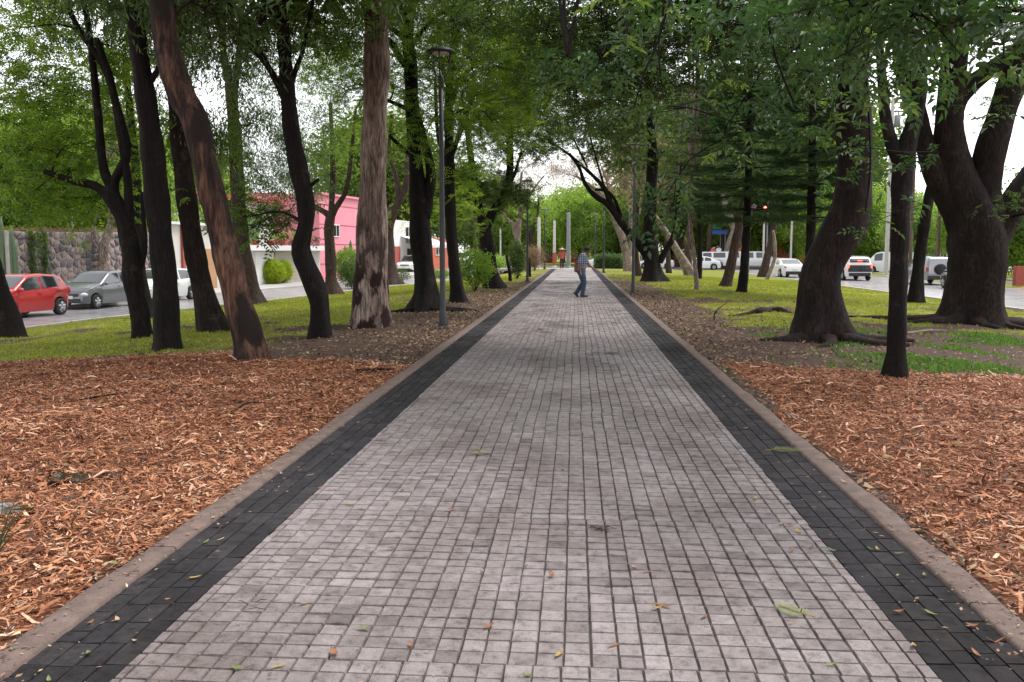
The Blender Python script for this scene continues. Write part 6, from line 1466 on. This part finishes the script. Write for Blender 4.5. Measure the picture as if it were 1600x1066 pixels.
plain_building('building', 'orange block with white windows right of the steel mast', 892, 918, 155, 338, 'orange', rows=4, cols=2)
plain_building('building', 'white low building behind the right-hand trees', 1330, 1420, 120, 340, 'stucco_white', rows=2, cols=4)
plain_building('building', 'orange-red building glimpsed through the conifers', 1165, 1330, 140, 250, 'orange', rows=4, cols=6)
plain_building('building', 'white gabled house left of the huge rooted tree', 1466, 1500, 84, 368, 'stucco_white', rows=1, cols=2, cat='house')
# signs far on the lawn side
def sign(label, px, py, Y, w, h, mat, H0):
    p = P(px, py, Y); z = float(zt(p[0], Y)); t = thing('road_sign', label, 'sign', (p[0], Y, z)); m = MB(); m.box((0, 0, p[2] - z), (w, 0.06, h)); m.build('panel', mat, t)
    for s in (-1, 1):
        m = MB(); m.tube([(s * w * 0.4, 0.06, -0.1), (s * w * 0.4, 0.06, p[2] - z)], 0.05, 6); m.build('leg', 'mast_grey', t)
sign('blue road sign over the limousine', 1122, 363, 112, 2.2, 0.5, 'sign_blue', 3); sign('green road sign above the blue one', 1118, 354, 113, 1.6, 0.7, 'sign_green', 3)
# traffic signal glowing red through the conifer
def signal():
    Y = 92; p = P(1195, 325, Y); z = float(zt(p[0], Y)); t = thing('traffic_light', 'traffic light glowing red through the conifer boughs', 'traffic light', (p[0] + 0.3, Y, z)); h = p[2] - z
    m = MB(); m.tube([(0.0, 0, -0.1), (0, 0, h + 0.6)], 0.07, 8); m.build('post', 'mast_grey', t); m = MB(); m.box((-0.3, -0.05, h - 0.3), (0.4, 0.3, 1.15)); m.build('housing', 'black_plastic', t)
    for k, mt in enumerate(('signal_red', 'black_plastic', 'black_plastic')):
        m = MB(); m.ell((-0.3, -0.22, h - 0.36 * k), (0.14, 0.06, 0.14)); m.build('lens', mt, t, True)
MT['signal_red'] = plain('signal_red', (0.7, 0.03, 0.02), 0.3, emit=((1, 0.06, 0.04), 12.0)); signal()
# hedge and pale railing at the path end
def hedge(label, px0, px1, Y, h, seed, w=1.2, mat='leaf_euc'):
    a, b = P(px0, 392, Y), P(px1, 392, Y); r = np.random.default_rng(seed); n = 700; z = float(zt((a[0] + b[0]) / 2, Y)); t = thing('hedge', label, 'hedge', ((a[0] + b[0]) / 2, Y, z)); L = b[0] - a[0]
    q = np.stack([r.uniform(-L / 2, L / 2, n), r.uniform(-w / 2, w / 2, n), r.uniform(0.05, h, n)], -1); V, F, T = leaves(q, 'bush', r, (1.6, 2.8)); link('foliage', np_mesh('foliage', V, F, mat, False, T), t)
    m = MB()
    for k in range(14):
        x = -L / 2 + L * (k + 0.5) / 14; m.tube([(x, 0, -0.1), (x + 0.1, 0.05, h * 0.7)], [0.03, 0.01], 5)
    m.build('stems', 'bark_brown', t)
hedge('low grey-green hedge right of the path end', 930, 974, 80, 1.1, 3)
def railing(label, px0, px1, Y, h, step):
    a, b = P(px0, 392, Y), P(px1, 392, Y); z = float(zt((a[0] + b[0]) / 2, Y)); L = b[0] - a[0]; t = thing('railing', label, 'railing', (a[0], Y, z))
    for zz in (h * 0.25, h):
        m = MB(); m.box((L / 2, 0, zz), (L, 0.05, 0.07)); m.build('rail', 'stucco_white', t)
    for k in range(int(L / step) + 1):
        m = MB(); m.box((k * step, -0.04, h * 0.5), (0.09, 0.03, h + 0.12)); m.build('picket', 'stucco_white', t)
railing('white picket railing left of the path end', 770, 800, 86, 1.35, 0.22)
railing('long white railing across the far street behind the hedge', 930, 1010, 124, 1.3, 0.35)
# stakes on the left verge
stick_thing('tree_stump', 'dead forked stake standing on the left verge', [(797, 440, 0.0, 0.10), (796, 440, 0.5, 0.09), (793, 440, 1.0, 0.07), (791, 440, 1.35, 0.05)], 'bark_dark', 31)['category'] = 'stump'
stick_thing('tree_stump', 'short dark stump beside the farther left lamp post', [(827, 433, 0.0, 0.11), (827, 433, 0.5, 0.10), (826, 433, 1.15, 0.08)], 'bark_dark', 32)['category'] = 'stump'
# gate and pillar at the right edge
pg = hitz(1590, 446, -0.4); t = thing('gate', 'dark metal gate with a red pillar at the right edge', 'gate', (pg[0] - 0.6, pg[1], -0.42))
m = MB(); m.box((0.55, -0.2, 0.55), (0.5, 0.4, 1.1)); m.build('pillar', 'brick_red', t)
for k in range(9):
    m = MB(); m.box((-0.2 - k * 0.16, 0, 0.95), (0.03, 0.03, 1.9)); m.build('bar', 'black_plastic', t)
for zz in (0.15, 1.85):
    m = MB(); m.box((-0.85, 0.04, zz), (1.5, 0.04, 0.05)); m.build('rail', 'black_plastic', t)

# ------------------------------------------------------------------ people
MT['skin'] = plain('skin', (0.23, 0.10, 0.065), 0.55, var=0.08, scale=20)
MT['denim'] = plain('denim', (0.035, 0.060, 0.115), 0.85, var=0.35, scale=9)
MT['black_cloth'] = plain('black_cloth', (0.015, 0.015, 0.017), 0.85); MT['shoe'] = plain('shoe', (0.045, 0.03, 0.026), 0.5)
MT['leather'] = plain('leather', (0.19, 0.075, 0.04), 0.5, var=0.2, scale=15); MT['red_cloth'] = plain('red_cloth', (0.55, 0.10, 0.08), 0.85); MT['straw'] = plain('straw', (0.55, 0.33, 0.30), 0.8); MT['dark_cloth'] = plain('dark_cloth', (0.03, 0.03, 0.045), 0.85)
def plaid_mat():
    m, n, l = new_mat('plaid'); b = n.new('ShaderNodeBsdfPrincipled'); o = n.new('ShaderNodeOutputMaterial'); tc = n.new('ShaderNodeTexCoord'); acc = None
    for ax in ('X', 'Z'):
        w = n.new('ShaderNodeTexWave'); w.wave_type = 'BANDS'; w.bands_direction = ax; w.inputs['Scale'].default_value = 4.2; l.new(tc.outputs['Object'], w.inputs[0]); r = ramp(n, [(0.35, (0.12, 0.14, 0.22)), (0.6, (0.95, 0.95, 0.95))]); l.new(w.outputs[0], r.inputs[0])
        acc = r.outputs[0] if acc is None else mixc(n, l, 0.5, acc, r.outputs[0])
    l.new(mixc(n, l, 1.0, acc, (0.30, 0.33, 0.40), 'MULTIPLY'), b.inputs['Base Color']); b.inputs['Roughness'].default_value = 0.85; l.new(b.outputs[0], o.inputs[0]); return m
MT['plaid'] = plaid_mat()

def remeshed(name, mb, mat, parent, vox):
    o = mb.build(name, mat, parent, True); r = o.modifiers.new('remesh', 'REMESH'); r.mode = 'VOXEL'; r.voxel_size = vox; r.use_smooth_shade = True
    s = o.modifiers.new('smooth', 'SMOOTH'); s.factor = 0.5; s.iterations = 3
    return o
def chain(mb, pts, rad, n=12):
    s = spline(np.c_[np.array(pts, float), np.array(rad, float)], 0.03); mb.tube(s[:, :3], s[:, 3], n)
    mb.ell(pts[0], (rad[0],) * 3); mb.ell(pts[-1], (rad[-1],) * 3)
def hand(mb, w, d, side):
    """palm and five fingers hanging from the wrist w along d"""
    w = np.array(w); d = np.array(d, float); d /= np.linalg.norm(d); s = np.array([0, 1.0, 0]) * side if abs(d[1]) < 0.8 else np.array([1.0, 0, 0]); s = s - d * np.dot(s, d); s /= np.linalg.norm(s); f = np.cross(d, s)
    chain(mb, [w, w + d * 0.05, w + d * 0.09], [0.026, 0.036, 0.034], 10)
    for k, (o, l) in enumerate(((-0.028, 0.062), (-0.010, 0.075), (0.009, 0.070), (0.027, 0.052))):
        a = w + d * 0.085 + s * o; chain(mb, [a, a + d * l * 0.55 + f * 0.008, a + d * l + f * 0.028], [0.0105, 0.010, 0.0085], 7)
    a = w + d * 0.03 - s * 0.03; chain(mb, [a, a + d * 0.04 - s * 0.022, a + d * 0.075 - s * 0.02 + f * 0.012], [0.013, 0.011, 0.009], 7)

def person_man():
    g = hitz(908, 464, 0.0); t = thing('person', 'man in a checked shirt, jeans and dark cap walking with his head down', 'person', (g[0], g[1], 0.0))
    # local: x right in the picture, y away from the camera; he walks towards the right
    J = dict(pel=(0.0, 0, 0.90), ches=(0.05, 0, 1.27), neck=(0.10, 0, 1.44), hipf=(0.03, -0.08, 0.86), kneef=(0.10, -0.09, 0.48), ankf=(0.045, -0.09, 0.09), hipb=(-0.02, 0.08, 0.86), kneeb=(0.06, 0.08, 0.49), ankb=(-0.16, 0.08, 0.13))
    A = {k: np.array(v) for k, v in J.items()}
    skin = MB()
    chain(skin, [A['pel'], A['ches'], A['neck'], A['neck'] + [0.05, 0, 0.09]], [0.13, 0.14, 0.058, 0.052])
    hc = A['neck'] + np.array([0.085, -0.01, 0.135])
    skin.ell(hc, (0.092, 0.078, 0.115), 18, 12); skin.ell(hc + [0.05, 0, -0.055], (0.05, 0.055, 0.06))                   # skull, jaw
    skin.ell(hc + [0.10, -0.01, -0.03], (0.022, 0.016, 0.026)); skin.ell(hc + [0.088, 0, -0.075], (0.018, 0.028, 0.012))     # nose, mouth
    for sg in (-1, 1): skin.ell(hc + [-0.005, sg * 0.080, -0.02], (0.022, 0.012, 0.034)); skin.ell(hc + [0.085, sg * 0.03, 0.0], (0.012, 0.014, 0.010))
    shf, shb = A['neck'] + [-0.03, -0.19, -0.05], A['neck'] + [0.0, 0.19, -0.05]
    elf, wrf = shf + [-0.13, -0.05, -0.27], shf + [-0.10, -0.04, -0.53]
    elb, wrb = shb + [0.10, 0.05, -0.26], shb + [0.29, 0.04, -0.42]
    chain(skin, [shf, elf, wrf], [0.058, 0.044, 0.030]); chain(skin, [shb, elb, wrb], [0.058, 0.044, 0.030])
    chain(skin, [A['ches'] + [0, 0, 0.08], shf], [0.1, 0.06]); chain(skin, [A['ches'] + [0, 0, 0.08], shb], [0.1, 0.06])
    hand(skin, wrf, (0.12, 0, -1), 1); hand(skin, wrb, (0.75, 0, -0.6), -1)
    for s in 'fb': chain(skin, [A['pel'] + [0, -0.06 if s == 'f' else 0.06, -0.02], A['knee' + s], A['ank' + s]], [0.10, 0.055, 0.038])
    b = remeshed('body', skin, 'skin', t, 0.009)
    m = MB(); m.lathe([(0.004, 0.02), (0.095, 0.018), (0.1, -0.02), (0.098, -0.06)], 14, tuple(hc + [-0.01, 0, 0.02])); m.build('hair', 'black_cloth', b, True)
    sh = MB(); chain(sh, [A['pel'] + [-0.01, 0, 0.03], A['pel'] + [0.02, 0, 0.2], A['ches'], A['neck'] + [-0.01, 0, -0.06], A['neck'] + [0.01, 0, 0.0]], [0.152, 0.158, 0.172, 0.13, 0.075], 18)
    chain(sh, [A['ches'] + [0, 0, 0.10], shf + [0, 0.02, 0]], [0.12, 0.085]); chain(sh, [A['ches'] + [0, 0, 0.10], shb + [0, -0.02, 0]], [0.12, 0.085])
    chain(sh, [shf, shf + (elf - shf) * 0.85], [0.082, 0.078]); chain(sh, [shb, shb + (elb - shb) * 0.85], [0.082, 0.078])
    remeshed('shirt', sh, 'plaid', t, 0.012)
    tr = MB(); chain(tr, [A['pel'] + [0, 0, -0.06], A['pel'] + [-0.005, 0, 0.08]], [0.148, 0.146], 18)
    for s in 'fb':
        sg = -0.07 if s == 'f' else 0.07
        chain(tr, [A['pel'] + [0, sg, -0.04], (A['hip' + s] + A['knee' + s]) / 2, A['knee' + s], (A['knee' + s] + A['ank' + s]) / 2, A['ank' + s]], [0.115, 0.10, 0.078, 0.075, 0.068], 14)
    remeshed('trousers', tr, 'denim', t, 0.012)
    m = MB(); m.lathe([(0.149, 0.94), (0.158, 0.945), (0.158, 0.985), (0.149, 0.99)], 24); m.build('belt', 'leather', t, True)
    for s, ang in (('f', 0.0), ('b', -0.75)):
        a = A['ank' + s]; d = np.array([cos(ang), 0, sin(ang)]); u = np.array([-sin(ang), 0, cos(ang)]); q = MB()
        chain(q, [a - d * 0.05 - u * 0.045, a + d * 0.06 - u * 0.05, a + d * 0.17 - u * 0.055], [0.04, 0.042, 0.032], 12); chain(q, [a + u * 0.0, a - u * 0.03], [0.045, 0.045]); remeshed('shoe', q, 'shoe', t, 0.009)
    cp = MB(); V, F = tube([hc + [-0.005, 0, 0.02], hc + [-0.005, 0, 0.07], hc + [-0.005, 0, 0.115], hc + [-0.005, 0, 0.132]], [0.103, 0.101, 0.07, 0.01], 18); cp.add(V, F)
    cp.ell(hc + [0.13, 0, 0.025], (0.075, 0.07, 0.010)); remeshed('cap', cp, 'black_cloth', t, 0.008)
    # brown bag hanging by his side, on a strap
    bag = thing('shoulder_bag', 'brown leather bag hanging from the walking man', 'bag', (g[0] - 0.16, g[1] - 0.02, 0.98))
    m = MB(); chain(m, [(0, 0.02, -0.08), (0, 0.02, 0.16)], [0.085, 0.075], 14); remeshed('pouch', m, 'leather', bag, 0.012)
    m = MB(); m.tube([(-0.03, -0.05, 0.2), (0.03, -0.19, 0.36), (0.12, -0.20, 0.50), (0.22, -0.10, 0.51)], 0.014, 6); m.build('strap', 'black_cloth', bag, True)
person_man()

def person_simple(label, base, h, top_mat, leg_mat, hat=None, name='person', z=0.0, seated=False, Y=None):
    g = hitz(base[0], base[1], z) if Y is None else P(base[0], base[1], Y); g[2] = z; t = thing(name, label, 'person', g); k = h / 1.7
    sk = MB(); chain(sk, [(0, 0, 0.9 * k), (0, 0, 1.35 * k), (0, 0, 1.48 * k)], [0.12, 0.13, 0.05]); sk.ell((0, 0, 1.60 * k), (0.085, 0.095, 0.115)); sk.ell((0, -0.1, 1.585 * k), (0.016, 0.022, 0.024))
    for s in (-1, 1):
        sk.ell((s * 0.088, 0.01, 1.59 * k), (0.012, 0.02, 0.03)); w = (s * 0.27, -0.10, 0.95 * k); chain(sk, [(s * 0.18, 0, 1.38 * k), (s * 0.25, 0.03, 1.12 * k), w], [0.055, 0.042, 0.03]); hand(sk, w, (0, -0.1, -1), s)
        if not seated: chain(sk, [(s * 0.09, 0, 0.88 * k), (s * 0.10, -0.03 + 0.05 * s, 0.47 * k), (s * 0.09, 0.09 * s, 0.08)], [0.10, 0.06, 0.04])
    b = remeshed('body', sk, 'skin', t, 0.014)
    m = MB(); m.ell((0, 0.02, 1.63 * k), (0.092, 0.095, 0.10)); m.build('hair', 'black_cloth', b, True)
    sh = MB(); chain(sh, [(0, 0, 0.86 * k), (0, 0, 1.2 * k), (0, 0, 1.42 * k)], [0.15, 0.165, 0.10], 16)
    for s in (-1, 1): chain(sh, [(s * 0.06, 0, 1.36 * k), (s * 0.19, 0, 1.37 * k), (s * 0.245, 0.02, 1.16 * k)], [0.10, 0.08, 0.065])
    remeshed('shirt', sh, top_mat, t, 0.016)
    if not seated:
        tr = MB(); chain(tr, [(0, 0, 0.80 * k), (0, 0, 0.92 * k)], [0.15, 0.145])
        for s in (-1, 1): chain(tr, [(s * 0.08, 0, 0.84 * k), (s * 0.10, -0.03 + 0.05 * s, 0.47 * k), (s * 0.09, 0.09 * s, 0.10)], [0.115, 0.08, 0.065])
        remeshed('trousers', tr, leg_mat, t, 0.016)
        for s in (-1, 1):
            q = MB(); chain(q, [(s * 0.09, 0.09 * s + 0.05, 0.045), (s * 0.09, 0.09 * s - 0.14, 0.04)], [0.045, 0.038]); remeshed('shoe', q, 'shoe', t, 0.012)
    if hat:
        m = MB(); m.lathe([(0.0, 1.80 * k), (0.08, 1.79 * k), (0.11, 1.70 * k), (0.34, 1.66 * k), (0.35, 1.645 * k), (0.11, 1.675 * k)], 20); m.build('hat', hat, t, True)
    return t
person_simple('person in a red top and wide pale hat far along the path', (878, 420), 1.72, 'red_cloth', 'dark_cloth', 'straw', z=-0.002)
person_simple('person in white rising from the roof of the white limousine', (1123, 400), 1.6, 'stucco_white', 'dark_cloth', seated=True, z=0.45, Y=102.6)
person_simple('person in a dark top on the roof of the white limousine', (1114, 400), 1.55, 'red_cloth', 'dark_cloth', seated=True, z=0.42, Y=102.7)
print('leaf triangles', N_LEAF[0])
